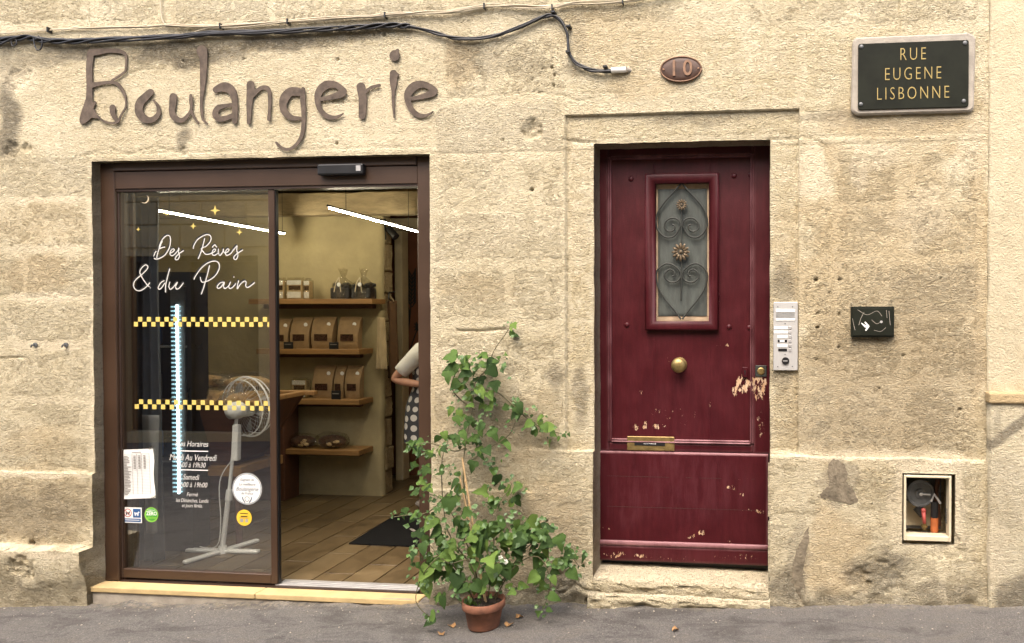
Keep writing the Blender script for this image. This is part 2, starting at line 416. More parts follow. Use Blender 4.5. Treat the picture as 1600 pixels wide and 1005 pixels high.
M['cable'] = simple('black_cable', (0.014, 0.014, 0.016), 0.42, 0, 0.3, 9)
M['wire'] = simple('cream_wire', (0.50, 0.43, 0.31), 0.6, 0, 0.22, 9)
M['plate_green'] = simple('dark_green_plate', (0.013, 0.0145, 0.0095), 0.6, 0, 0.3, 9, 0.0004, 160, spec=0.12)
M['gold'] = simple('gold_paint', (0.36, 0.27, 0.085), 0.45, 0, 0.15, 20)
M['cement'] = simple('grey_cement', (0.33, 0.295, 0.245), 0.9, 0, 0.2, 14, 0.004, 70)
M['steel'] = simple('brushed_steel', (0.50, 0.49, 0.47), 0.42, 0.3, 0.08, 10, stretch=(40, 1, 1))
M['alu'] = simple('grey_aluminium', (0.46, 0.45, 0.44), 0.42, 0.5, 0.1, 10)
M['white'] = simple('white_plastic', (0.76, 0.75, 0.71), 0.45, 0, 0.06, 6)
M['script_vinyl'] = simple('off_white_vinyl', (0.52, 0.51, 0.48), 0.7, 0, 0.05, 8)
M['white_vinyl'] = simple('white_vinyl', (0.80, 0.79, 0.76), 0.6, 0, 0.03, 8)
M['black_vinyl'] = simple('black_vinyl', (0.010, 0.010, 0.010), 0.6, 0, 0.1, 8)
M['yellow_vinyl'] = simple('yellow_vinyl', (0.60, 0.46, 0.12), 0.6, 0, 0.08, 30)
M['black'] = simple('black_plastic', (0.010, 0.010, 0.011), 0.4, 0, 0.2, 10)
M['brass'] = simple('old_brass', (0.30, 0.215, 0.085), 0.42, 0.7, 0.3, 25)
M['gilt'] = simple('gilt_iron', (0.13, 0.095, 0.058), 0.45, 0.5, 0.3, 60)
M['iron'] = simple('dark_wrought_iron', (0.040, 0.042, 0.036), 0.55, 0.3, 0.25, 30, 0.001, 120)
M['grille_back'] = simple('painted_grey_green_sheet', (0.058, 0.066, 0.058), 0.65, 0, 0.35, 14, 0.0015, 60, stretch=(2.5, 1, 0.6))
M['bare_wood'] = simple('bare_pale_wood', (0.42, 0.31, 0.20), 0.75, 0, 0.25, 14)
M['number'] = simple('copper_brown_enamel', (0.055, 0.023, 0.012), 0.5, 0.0, 0.35, 24, 0.001, 60)
M['number_edge'] = simple('copper_highlight', (0.20, 0.105, 0.055), 0.5, 0.0, 0.3, 40)  # digits and rim coloured as their edge highlights, lighter than the plate
M['sill'] = simple('yellow_sandstone', (0.50, 0.37, 0.18), 0.7, 0, 0.16, 9, 0.002, 70)
M['terracotta'] = simple('terracotta', (0.20, 0.082, 0.046), 0.85, 0, 0.42, 14, 0.002, 70)
M['soil'] = simple('potting_soil', (0.035, 0.025, 0.016), 0.95, 0, 0.5, 40, 0.012, 60)
M['bamboo'] = simple('bamboo', (0.46, 0.31, 0.15), 0.6, 0, 0.2, 20)
M['stem'] = simple('green_stem', (0.085, 0.075, 0.032), 0.7, 0, 0.3, 20)
M['oak'] = simple('oak_shelf', (0.27, 0.145, 0.050), 0.5, 0, 0.22, 5, 0.001, 60, stretch=(1, 6, 12))
M['trough'] = simple('dark_red_wood', (0.095, 0.038, 0.020), 0.55, 0, 0.25, 5, 0.001, 50, stretch=(1, 6, 10))
M['room_wall'] = simple('olive_limewash', (0.36, 0.30, 0.165), 0.9, 0, 0.16, 3.5, 0.004, 30)
M['room_back'] = simple('russet_wall', (0.17, 0.060, 0.030), 0.85, 0, 0.2, 3)
M['beam'] = simple('old_pale_beam', (0.30, 0.235, 0.135), 0.85, 0, 0.25, 7, 0.008, 24, stretch=(1, 4, 4))
M['cream_wood'] = simple('cream_painted_wood', (0.50, 0.42, 0.28), 0.65, 0, 0.15, 6)
M['kraft'] = simple('kraft_paper', (0.27, 0.175, 0.085), 0.75, 0, 0.14, 16, 0.004, 26)
M['bean'] = simple('biscuit_window', (0.045, 0.022, 0.014), 0.22, 0, 0.8, 90)
M['patch'] = simple('grey_repair_mortar', (0.200, 0.168, 0.120), 0.95, 0, 0.5, 16, 0.010, 40, spec=0.15)
M['paper'] = simple('white_paper', (0.75, 0.745, 0.72), 0.85, 0, 0.03, 6)
M['crust'] = simple('bread_crust', (0.50, 0.31, 0.13), 0.7, 0, 0.45, 28, 0.006, 40)
M['dark_crust'] = simple('dark_bread', (0.075, 0.032, 0.018), 0.6, 0, 0.5, 30, 0.006, 40)
M['pale_filling'] = simple('pale_biscuits', (0.50, 0.36, 0.18), 0.7, 0, 0.35, 60, 0.01, 50)
M['basket'] = simple('black_wicker', (0.014, 0.012, 0.012), 0.35, 0, 0.6, 60, 0.012, 80)
M['curtain'] = simple('slate_curtain', (0.085, 0.092, 0.105), 0.9, 0, 0.2, 8)
M['pale_cloth'] = simple('pale_grey_cloth', (0.26, 0.26, 0.25), 0.9, 0, 0.15, 8)
M['apron_brown'] = simple('brown_apron_cloth', (0.13, 0.070, 0.034), 0.9, 0, 0.2, 9)
M['apron_cream'] = simple('cream_apron_cloth', (0.42, 0.33, 0.20), 0.9, 0, 0.15, 9)
M['mat'] = simple('black_doormat', (0.008, 0.008, 0.008), 0.95, 0, 0.4, 120, 0.004, 300, spec=0.1)
M['grey_print'] = simple('grey_print', (0.22, 0.20, 0.18), 0.9, 0, 0.2, 60)
M['fridge'] = simple('black_fridge', (0.013, 0.013, 0.014), 0.3, 0, 0.2, 5)
M['led'] = emit('led_tube', (1.0, 0.89, 0.64), 80.0)
M['led_cool'] = emit('led_strip', (0.74, 0.93, 1.0), 3.0)
M['led_dot'] = emit('led_dot', (0.45, 0.75, 0.85), 0.45)
for k in ('led_cool', 'led_dot'): M[k].cycles.emission_sampling = 'NONE'
M['skin'] = simple('skin', (0.52, 0.27, 0.175), 0.5, 0, 0.08, 6)
M['hair'] = simple('brown_hair', (0.05, 0.028, 0.016), 0.5, 0, 0.4, 30, stretch=(6, 6, 1))
M['shirt'] = simple('white_cotton', (0.74, 0.73, 0.70), 0.9, 0, 0.06, 7, 0.006, 14)
M['meter_grey'] = simple('grey_cast_metal', (0.14, 0.145, 0.145), 0.5, 0.3, 0.25, 20, 0.001, 60)
M['red_valve'] = simple('red_valve_paint', (0.34, 0.06, 0.05), 0.5, 0, 0.2, 20)
M['orange_tube'] = simple('orange_sleeve', (0.42, 0.115, 0.030), 0.6, 0, 0.25, 20)
M['cream_metal'] = simple('cream_painted_metal', (0.62, 0.54, 0.38), 0.5, 0, 0.12, 14)
M['blue'] = simple('blue_print', (0.020, 0.085, 0.24), 0.6, 0, 0.05, 5)
M['green_print'] = simple('green_print', (0.055, 0.32, 0.035), 0.6, 0, 0.1, 8)
M['lime_print'] = simple('lime_print', (0.25, 0.55, 0.07), 0.6, 0, 0.1, 8)
M['yellow_print'] = simple('yellow_print', (0.78, 0.50, 0.04), 0.6, 0, 0.05, 8)
M['navy_print'] = simple('navy_print', (0.03, 0.07, 0.12), 0.6, 0, 0.05, 8)
M['red_print'] = simple('red_print', (0.42, 0.03, 0.02), 0.6, 0, 0.05, 8)
M['leaf_dry'] = simple('dry_leaf', (0.30, 0.17, 0.07), 0.8, 0, 0.35, 40)
M['petal'] = simple('white_petal', (0.75, 0.74, 0.66), 0.7, 0, 0.05, 20)

def leaf_mat():
    m, t, b = base_mat('leaf_green'); oi = nd(t, 'ShaderNodeObjectInfo'); v = coords(t)
    n = noise(t, v, 30, 3)
    f = mathn(t, 'ADD', mathn(t, 'MULTIPLY', oi.outputs['Random'], 0.75), mathn(t, 'MULTIPLY', n, 0.25))
    r = ramp(t, [(0.05, (0.028, 0.058, 0.018)), (0.35, (0.056, 0.108, 0.026)), (0.62, (0.095, 0.170, 0.036)), (0.90, (0.180, 0.275, 0.058))])
    t.links.new(f, r.inputs[0]); t.links.new(r.outputs[0], b.inputs['Base Color'])
    b.inputs['Roughness'].default_value = 0.6; b.inputs['Specular IOR Level'].default_value = 0.22
    tl = nd(t, 'ShaderNodeBsdfTranslucent'); t.links.new(r.outputs[0], tl.inputs[0])
    mx = nd(t, 'ShaderNodeMixShader'); mx.inputs[0].default_value = 0.28
    t.links.new(b.outputs[0], mx.inputs[1]); t.links.new(tl.outputs[0], mx.inputs[2]); t.links.new(mx.outputs[0], t.nodes['Material Output'].inputs[0])
    bump(t, b, noise(t, v, 60, 3), 0.002)
    return m
M['leaf'] = leaf_mat()
M['leaf_young'] = simple('young_leaf_green', (0.060, 0.118, 0.028), 0.5, 0, 0.45, 14)

def dots():
    m, t, b = base_mat('dotted_cloth'); c = nd(t, 'ShaderNodeUVMap'); c.uv_map = 'UVMap'
    n = t.nodes.new('ShaderNodeTexVoronoi'); n.inputs['Scale'].default_value = 13.0; n.inputs['Randomness'].default_value = 0.25
    t.links.new(c.outputs[0], n.inputs['Vector'])
    r = ramp(t, [(0.34, (0.58, 0.56, 0.52)), (0.37, (0.045, 0.047, 0.055))]); t.links.new(n.outputs['Distance'], r.inputs[0])
    t.links.new(r.outputs[0], b.inputs['Base Color']); b.inputs['Roughness'].default_value = 0.9; return m
M['dots'] = dots()
def tile_mat():
    m, t, b = base_mat('brown_floor_tile'); oi = nd(t, 'ShaderNodeObjectInfo'); c = nd(t, 'ShaderNodeNewGeometry')
    n = noise(t, c.outputs['Position'], 7, 6, 0.65, 0.8)
    f = mathn(t, 'ADD', mathn(t, 'MULTIPLY', oi.outputs['Random'], 0.22), mathn(t, 'MULTIPLY', n, 0.78))
    r = ramp(t, [(0.30, (0.060, 0.040, 0.018)), (0.5, (0.105, 0.072, 0.034)), (0.75, (0.16, 0.115, 0.058))]); t.links.new(f, r.inputs[0])
    t.links.new(r.outputs[0], b.inputs['Base Color'])
    rr = nd(t, 'ShaderNodeMapRange', i3=0.28, i4=0.55); t.links.new(n, rr.inputs[0]); t.links.new(rr.outputs[0], b.inputs['Roughness'])
    bump(t, b, n, 0.002); return m
M['tile'] = tile_mat()

# ================================================================== THE STREET
def ground():
    xs = np.unique(np.concatenate([np.linspace(-60, -5.6, 12), np.arange(-5.6, 2.6, 0.02), np.linspace(2.6, 60, 12)]))
    ys = np.unique(np.concatenate([np.linspace(-60, -7, 8), np.linspace(-7, -1.2, 30), np.arange(-1.2, 0.12, 0.02)]))
    X, Y = np.meshgrid(xs, ys)
    Z = GZ0 + 0.042*np.clip(X, -9, 9) + 0.006*fbm(X*2.2, Y*2.2, 4, 3) + 0.003*fbm(X*14, Y*14, 2, 5)
    Z = Z + 0.030*sstep(-0.12, 0.0, Y)*fbm(X*7, Y*7, 4, 8) + 0.008*sstep(-0.10, 0.02, Y)
    ny, nx = X.shape; I = np.arange(nx*ny).reshape(ny, nx)
    Q = np.stack([I[:-1, :-1], I[:-1, 1:], I[1:, 1:], I[1:, :-1]], -1).reshape(-1, 4)
    sand = sstep(-0.12, 0.0, Y + 0.06*fbm(X*4, Y*4, 3, 2)) * 0.55
    st = np.zeros((nx*ny, 4)); st[:, 2] = sand.ravel()
    o = quadmesh('street', np.stack([X.ravel(), Y.ravel(), Z.ravel()], 1), Q, M['asphalt'], None, True, st)
    tag(o, 'grey asphalt street in front of the stone facade', kind='structure')
ground()

# ================================================================== THE STONE BUILDING
building = thing('stone_building', (-1.0, 0, 0), 'old cream limestone building with a bakery shop front and a burgundy door', 'building')
SX0, SX1 = PX(145), PX(672); SZ1 = PZ(408, 246)          # shop opening
DX0, DX1 = PX(927), PX(1203); DZ1 = PZ(1066, 220); DZ0 = PZ(1066, 905)   # front door opening
FX0, FX1 = PX(884), PX(1248); FZ1 = PZ(1066, 175); FZ0 = PZ(1066, 706)   # dressed surround
LEDGE_L = PZ(75, 738); LEDGE_B = PZ(75, 851); LEDGE_R = PZ(1370, 715); LX1 = PX(147)
MIDX = PX(826); MIDZ1 = PZ(870, 704); MIDZ2 = PZ(760, 767)
NBX = PX(1543)                                             # where the neighbour begins
NI = rect(1408, 738, 1490, 848)                            # meter niche
def zone(X, Z):
    y = np.zeros_like(X)
    y = np.where((X > FX0) & (X < FX1) & (Z < FZ1) & (Z > FZ0-0.2), 0.020, y)
    wob = 0.006*fbm(X*5, Z*5, 3, 44)
    y = np.where((X < LX1) & (Z < LEDGE_L + wob), -0.022, y)
    y = np.where((X < LX1+0.004) & (Z < LEDGE_B + wob*2), -0.115 + 0.05*sstep(-0.02, 0.2, LEDGE_B-0.10-Z + 0.15*fbm(X*4, Z*4, 3, 9)), y)
    y = np.where((X > MIDX) & (X < DX0+0.01) & (Z < MIDZ1+wob), -0.018, y)
    y = np.where((X > SX1-0.01) & (X < DX0+0.01) & (Z < MIDZ2+wob), -0.022, y)
    y = np.where((X > DX1-0.01) & (Z < LEDGE_R + wob), -0.030, y)
    # crumbling foot of the wall
    foot = sstep(0.16, 0.0, Z - (GZ0+0.042*X) + 0.1*fbm(X*3, Z*3, 3, 12))
    y = y - 0.03*foot*(0.4+fbm(X*9, Z*9, 3, 13)) * (X > SX1-0.01)
    return y
# drill holes and knocks (pixel x, y, radius m, depth m)
HOLES = [(862,105,.010,.03),(866,117,.010,.03),(865,133,.010,.03),(848,106,.006,.02),(831,106,.006,.02),(831,124,.006,.02),(852,134,.006,.02),(785,82,.007,.02),
 (786,219,.008,.03),(380,92,.008,.03),(527,92,.008,.03),(526,224,.009,.03),(600,54,.010,.03),(584,55,.006,.02),(285,95,.008,.03),(183,70,.007,.02),(831,297,.013,.03),
 (757,294,.006,.02),(775,427,.007,.02),(712,441,.006,.02),(862,439,.007,.03),(711,539,.007,.02),(863,540,.006,.02),(855,813,.010,.03),
 (1295,458,.006,.02),(1366,458,.006,.02),(1277,489,.008,.03),(1311,491,.008,.03),(1277,512,.011,.03),(1310,543,.007,.03),(1276,562,.008,.03),(1275,437,.013,.03),(1312,437,.010,.03),
 (1347,437,.006,.02),(1384,437,.006,.02),(1481,19,.008,.02),(1411,556,.010,.02),(1470,435,.008,.02),(1500,640,.010,.03),(1374,607,.010,.02),(55,847,.022,.05),(101,909,.010,.03),
 (924,936,.030,.05),(1250,905,.014,.03),(60,540,.006,.02),(64,574,.006,.02),(85,508,.006,.02),(990,60,.006,.02),(1030,10,.006,.02),(998,30,.006,.02)]
CHIPS = [(830,203,.072,.022),(28,125,.10,.010),(18,233,.06,.016),(42,232,.04,.014),(285,236,.04,.010),(1340,905,.09,.012),(1372,895,.13,.012),(1475,850,.10,.012),(60,880,.10,.02),
         (1410,130,.10,.006),(880,905,.09,.02),(735,925,.10,.02),(700,540,.08,-.002)]
CRACKS = [([(120,245),(170,232),(200,241),(240,230),(275,236),(300,246)], .003, .007), ([(700,152),(760,152),(800,148),(830,142),(880,150),(905,158),(940,150)], .003, .006),
          ([(1405,0),(1408,40),(1407,62)], .004, .014), ([(715,517),(760,516),(790,514)], .005, .014), ([(0,560),(40,558)], .004, .01), ([(1246,708),(1246,225)], .003, .010), ([(886,700),(885,180)], .004, .008),
          ([(880,218),(930,221)], .004, .012), ([(1200,216),(1262,214),(1288,226),(1292,300)], .003, .008), ([(668,150),(690,30),(695,90)], .003, .005),
          ([(1243,905),(1252,935),(1262,952)], .008, .016), ([(870,930),(900,912),(925,920)], .008, .016), ([(1296,620),(1300,500),(1296,330)], .006, .005),([(520,160),(560,158)], .003,.01)]
_H = [(*P(a, b), r*.72, d) for a, b, r, d in HOLES]; _C = [(*P(a, b), r, d) for a, b, r, d in CHIPS]
_K = [([P(a, b) for a, b in pts], wd, dp) for pts, wd, dp in CRACKS]
def segdist(X, Z, pts):
    D = np.full(X.shape, 9.0)
    for (ax, az), (bx, bz) in zip(pts[:-1], pts[1:]):
        L = (bx-ax)**2+(bz-az)**2; t = np.clip(((X-ax)*(bx-ax)+(Z-az)*(bz-az))/L, 0, 1)
        D = np.minimum(D, np.hypot(X-ax-t*(bx-ax), Z-az-t*(bz-az)))
    return D
def dents(X, Z):
    y = np.zeros_like(X)
    for hx, hz, r, d in _H:
        m = (np.abs(X-hx) < 3*r) & (np.abs(Z-hz) < 3*r)
        if m.any(): y[m] += d*sstep(1.35*r, 0.75*r, np.hypot(X[m]-hx, Z[m]-hz))
    for hx, hz, r, d in _C:
        m = (np.abs(X-hx) < 1.7*r) & (np.abs(Z-hz) < 1.7*r)
        if m.any():
            q = np.hypot(X[m]-hx, (Z[m]-hz)*1.2) + r*0.45*fbm(X[m]*22, Z[m]*22, 3, 31)
            y[m] += d*sstep(r, 0.75*r, q)*(0.8+0.9*fbm(X[m]*45, Z[m]*45, 3, 37))
    for pts, wd, dp in _K:
        a = np.array(pts); m = (X > a[:, 0].min()-.05) & (X < a[:, 0].max()+.05) & (Z > a[:, 1].min()-.05) & (Z < a[:, 1].max()+.05)
        if m.any(): y[m] += dp*sstep(1.8*wd, 0.5*wd, segdist(X[m] + .008*fbm(X[m]*30, Z[m]*30, 3, 51), Z[m] + .008*fbm(X[m]*30, Z[m]*30, 3, 52), pts))
    return y
# stains and tone strips: (pixel x, y, rx, ry px, strength); kinds grime, cement, limewash with painted ledge light, ochre
ST = {'r': [(290,84,120,24,.8),(430,68,110,16,.7),(560,52,80,14,.5),(120,80,60,16,.6),(180,85,50,25,.3),(15,190,22,75,.75),(10,100,40,40,.4),(285,218,14,24,.55),(60,90,60,22,.4),(900,110,26,12,.35),(900,60,14,40,.2),
            (1300,180,70,8,.35),(1090,186,90,10,.35),(1225,440,24,40,.45),(1222,560,22,70,.35),(1372,892,46,34,.6),(1300,940,60,18,.5),(1480,930,70,22,.5),(1230,915,35,28,.55),  # leading strips darken the wall along the lintel top and below the sign
            (700,930,50,30,.6),(870,920,60,26,.55),(60,800,100,55,.4),(40,920,90,40,.35),(870,590,16,30,.4),(905,620,14,60,.4),(905,800,60,40,.2),(780,650,70,40,.35),(800,810,100,40,.25),
            (1390,700,150,20,.2),(1360,590,150,40,.18),(1450,450,90,40,.18),(1420,350,70,30,.15),(1400,560,170,110,.20),(1370,660,170,50,.20),(770,700,110,60,.25),(60,795,110,55,.30),(820,850,130,70,.25),(740,90,55,30,.3),(820,100,40,25,.25),(560,30,200,18,.25),(1060,945,150,14,.55),(1380,905,30,20,.3),(1360,520,50,60,.15),(1500,560,50,60,.2)],
      'g': [(1246,880,16,58,.45),(1308,752,26,32,.45),(780,120,5,60,.1),(1395,190,90,8,.25)],  # last strip greys the wall just under the street sign
      'b': [(1375,712,180,7,.9),(60,740,100,5,.9),(60,856,100,8,.95),(150,560,8,300,.8),(1450,840,60,16,.75),(1400,790,14,60,.6),(1495,790,12,60,.7),(1450,728,60,14,.7),(600,190,120,60,.35),(800,210,90,50,.3),  # leading strips paint the light caught along the plinth ledges
            (1270,265,22,40,.8),(1345,262,16,34,.65),(1380,240,30,22,.5),(1520,230,26,40,.45),(1440,340,44,44,.5),(720,620,45,18,.3),(700,560,26,20,.6),(90,200,60,40,.2),(906,300,20,120,.35),(668,500,8,260,.7),
            (540,130,60,30,.4),(1200,90,40,26,.3),(1060,905,130,8,.7),(770,360,90,26,.25),(860,340,30,40,.3),(75,465,70,9,.7),(75,390,70,9,.5),(75,312,70,8,.6),(75,540,70,9,.7),(75,625,70,7,.4),(30,125,34,24,.6)],
      'a': [(1400,470,170,250,.50),(1380,640,180,90,.40),(760,660,120,70,.35),(60,790,110,70,.40),(800,830,140,90,.45),(60,350,100,40,.25),(1305,860,44,74,.55),(1310,450,16,220,.55),(1530,420,14,230,.6),(1420,180,120,34,.5),(60,430,70,30,.5),(60,690,80,30,.35),(740,450,70,20,.3),(980,60,120,50,.35),(1225,380,20,60,.35),(1000,135,60,20,.4),(720,100,26,36,.5),(1340,590,60,60,.3),(1375,650,100,40,.3),(820,880,70,30,.45)]}
_ST = {k: [(*P(a, b), rx/278, ry/278, min(s*1.35, .9) if k == 'r' else s) for a, b, rx, ry, s in v] for k, v in ST.items()}
def stains(X, Z):
    out = np.zeros((X.size, 4)); x = X.ravel(); z = Z.ravel()
    wx = fbm(x*9, z*9, 5, 61); wz = fbm(x*9, z*9, 5, 67)
    for i, k in enumerate('rgba'):
        for cx, cz, rx, rz, s in _ST[k]:
            m = (np.abs(x-cx) < 2.1*rx+.06) & (np.abs(z-cz) < 2.1*rz+.06)
            if not m.any(): continue
            wa = min(rx, rz)*0.6+0.012
            fw = .035*fbm(x[m]*26, z[m]*26, 4, 68) if k == 'g' else 0
            q = np.hypot((x[m]-cx+wx[m]*wa+fw)/rx, (z[m]-cz+wz[m]*wa+fw)/rz)
            soft = 0.5 if k in 'r' else (1.0 if k == 'g' else 0.75)
            out[m, i] = np.maximum(out[m, i], s*sstep(1.25, soft, q))
    # damp foot of the wall
    g = z - (GZ0+0.042*np.clip(x, -9, 9))
    out[:, 0] = np.maximum(out[:, 0], 0.5*sstep(0.22, 0.0, g + 0.14*wx))
    return np.clip(out, 0, 1)
def plaster_y(X, Z):
    return zone(X, Z) + 0.004*fbm(X*2.6, Z*2.6, 3, 1) + 0.0022*fbm(X*22, Z*22, 3, 4) + dents(X, Z)

def axis(lo, hi, step, breaks, far_lo, far_hi):
    a = [np.arange(lo, hi, step), np.array(far_lo), np.array(far_hi)]
    for b in breaks: a.append(np.array([b-0.0015, b+0.0015]))
    v = np.unique(np.round(np.concatenate(a), 5)); keep = [v[0]]
    bs = np.array(breaks)
    for q in v[1:]:
        isb = np.abs(bs-q).min() < 0.0016
        if q-keep[-1] > 0.0028 or isb:
            if q-keep[-1] < 0.0028 and not np.abs(bs-keep[-1]).min() < 0.0016: keep.pop()
            keep.append(q)
    return np.array(keep)
def facade_sheet():
    xs = axis(-4.75, NBX, 0.0085, [FX0, FX1, MIDX], [-9, -8, -7, -6, -5.3, -5.0], [NBX])
    zs = axis(-0.12, 3.55, 0.0085, [FZ1, LEDGE_L, LEDGE_B, LEDGE_R, MIDZ1, MIDZ2], [-0.5, -0.25], [3.7, 4.2, 5])
    def snap(a, v): a[np.abs(a-v).argmin()] = v
    for v in (SX0, SX1, DX0, DX1, NI[0], NI[1]): snap(xs, v)
    for v in (SZ1, DZ1, NI[2], NI[3]): snap(zs, v)
    X, Z = np.meshgrid(xs, zs)
    Y = plaster_y(X, Z)
    # chipped, wavering edges round the openings
    ex = (np.abs(X-SX0) < 1e-6) | (np.abs(X-SX1) < 1e-6) | (np.abs(X-DX0) < 1e-6) | (np.abs(X-DX1) < 1e-6)
    ez = (np.abs(Z-SZ1) < 1e-6) | (np.abs(Z-DZ1) < 1e-6)
    Xo = np.where(ex, X + 0.004*fbm(X*3, Z*9, 4, 71), X); Zo = np.where(ez, Z + 0.004*fbm(X*9, Z*3, 4, 72), Z)
    Y = Y + np.where(ex | ez, 0.003 + 0.004*np.abs(fbm(X*20, Z*20, 3, 77)), 0)
    nz, nx = X.shape; I = np.arange(nx*nz).reshape(nz, nx)
    Xc = (X[:-1, :-1]+X[1:, 1:])/2; Zc = (Z[:-1, :-1]+Z[1:, 1:])/2
    hole = ((Xc > SX0) & (Xc < SX1) & (Zc < SZ1)) | ((Xc > DX0) & (Xc < DX1) & (Zc < DZ1)) | ((Xc > NI[0]) & (Xc < NI[1]) & (Zc > NI[2]) & (Zc < NI[3]))
    Q = np.stack([I[:-1, :-1], I[:-1, 1:], I[1:, 1:], I[1:, :-1]], -1)[~hole]
    V = np.stack([Xo.ravel(), Y.ravel(), Zo.ravel()], 1); A = stains(X, Z)
    extraV = []; extraQ = []; extraA = []; n = len(V)
    def reveal(ids, depth, flip):
        nonlocal n
        k = len(ids); b = V[ids].copy(); b[:, 1] = depth
        extraV.append(b); extraA.append(A[ids]); j = np.arange(n, n+k)
        q = np.stack([ids[:-1], ids[1:], j[1:], j[:-1]], 1); extraQ.append(q[:, ::-1] if flip else q); n += k
    def col(x, z0, z1): i = np.abs(xs-x).argmin(); return I[(zs >= z0-1e-6) & (zs <= z1+1e-6), i]
    def row(z, x0, x1): j = np.abs(zs-z).argmin(); return I[j, (xs >= x0-1e-6) & (xs <= x1+1e-6)]
    reveal(col(SX0, -0.5, SZ1), 0.20, False); reveal(col(SX1, -0.5, SZ1), 0.20, True); reveal(row(SZ1, SX0, SX1), 0.20, False)
    reveal(col(DX0, -0.5, DZ1), 0.32, False); reveal(col(DX1, -0.5, DZ1), 0.32, True); reveal(row(DZ1, DX0, DX1), 0.32, False)
    reveal(col(NI[0], NI[2], NI[3]), 0.22, False); reveal(col(NI[1], NI[2], NI[3]), 0.22, True)
    reveal(row(NI[3], NI[0], NI[1]), 0.22, False); reveal(row(NI[2], NI[0], NI[1]), 0.22, True)
    V = np.concatenate([V]+extraV); A = np.concatenate([A]+extraA); Q = np.concatenate([Q]+extraQ)
    return quadmesh('wall', V, Q, M['plaster'], building, True, A)
wall = facade_sheet()

def stone(r, rough=1.0, proud=0.0012, soft=0.026, mat='stone', parent=None, step=0.0085, seed=None):
    """one block of the wall: a rough face that dives below the render at its ragged edges"""
    x0, x1, z0, z1 = r; seed = stone.n if seed is None else seed; stone.n += 1
    nx = max(int((x1-x0)/step), 4); nz = max(int((z1-z0)/step), 4)
    X, Z = np.meshgrid(np.linspace(x0, x1, nx), np.linspace(z0, z1, nz))
    e = np.minimum(np.minimum(X-x0, x1-X), np.minimum(Z-z0, z1-Z))
    e = e + soft*1.1*fbm(X*13+seed, Z*13, 4, 81) 
    rnd = random.Random(seed)
    p = proud + rnd.uniform(-.0012, .0012) + 0.0026*rough*fbm(X*9, Z*14+seed, 4, 5)
    p = p + rough*(0.0030*fbm(X*34, Z*52, 3, 15))
    pit = vnoise(X*38, Z*70, 19)*0.6 + vnoise(X*75, Z*110, 23)*0.4
    p = p - rough*0.0045*sstep(0.64, 0.80, pit)
    # patches where render still covers the block
    cover = sstep(0.34, 0.56, fbm(X*3.2+seed*1.7, Z*4.2, 3, 91))
    p = p - 0.004*cover*(1 if rough > .3 else .4)
    p = p - 0.007*sstep(soft, -0.8*soft, e)
    Y = zone(X, Z) + 0.004*fbm(X*2.6, Z*2.6, 3, 1) + dents(X, Z) - p
    I = np.arange(nx*nz).reshape(nz, nx)
    Q = np.stack([I[:-1, :-1], I[:-1, 1:], I[1:, 1:], I[1:, :-1]], -1).reshape(-1, 4)
    return quadmesh('stone', np.stack([X.ravel(), Y.ravel(), Z.ravel()], 1), Q, M[mat], parent or wall, True, stains(X, Z))
stone.n = 0
BLOCKS = []
# top courses
for a, b in ((-40, 148), (154, 250), (274, 420), (426, 560), (566, 700), (712, 862), (868, 1012), (1018, 1160), (1166, 1330), (1336, 1404), (1411, 1535)):
    BLOCKS.append((a, -60, b, 36, .8, 'stone'))
BLOCKS += [(694, 46, 762, 148, 1.0, 'stone'), (768, 58, 884, 146, .8, 'stone'), (890, 46, 1022, 152, .4, 'stone_smooth'), (1100, 44, 1250, 160, .35, 'stone_smooth'), (1256, 44, 1404, 172, .4, 'stone_smooth'), (1411, 44, 1535, 180, .5, 'stone_smooth'),
           (200, 66, 330, 112, .7, 'stone'), (480, 46, 640, 78, .5, 'stone_smooth'), (340, 62, 470, 84, .6, 'stone_smooth')]
# left pier
for a, b, y0, y1 in ((-40, 142, 243, 307), (-40, 142, 317, 387), (-40, 36, 397, 464), (42, 142, 397, 464), (-40, 142, 472, 534), (-40, 142, 548, 620), (-40, 142, 629, 733)):
    BLOCKS.append((a, y0, b, y1, 1.0, 'stone'))
for a, b, y0, y1 in ((-40, 146, 742, 812), (-40, 146, 817, 849), (-40, 140, 866, 975)):
    BLOCKS.append((a, y0, b, y1, 1.25, 'stone'))
# pier between shop and door
for a, b, y0, y1, g in ((678, 880, 158, 240, .3), (678, 800, 246, 326, .9), (806, 880, 246, 326, .7), (678, 880, 332, 408, .9), (678, 790, 416, 500, .8), (796, 880, 416, 500, 1.0),
                        (678, 880, 520, 596, 1.0), (678, 760, 602, 700, 1.1), (766, 880, 602, 700, 1.1), (676, 822, 704, 764, 1.0), (830, 922, 710, 790, 1.0), (676, 770, 770, 862, 1.0), (776, 922, 796, 880, 1.1), (676, 800, 868, 965, 1.1), (806, 922, 886, 970, 1.1)):
    BLOCKS.append((a, y0, b, y1, g, 'stone'))
# dressed stones round the door
for a, b, y0, y1 in ((888, 924, 228, 320), (888, 924, 324, 406), (888, 924, 410, 502), (888, 924, 506, 600), (888, 924, 604, 700), (1206, 1244, 222, 345), (1206, 1244, 349, 462), (1206, 1244, 466, 592), (1206, 1244, 596, 704)):
    BLOCKS.append((a, y0, b, y1, .55, 'stone_smooth'))
BLOCKS.append((888, 180, 1244, 214, .25, 'stone_smooth'))
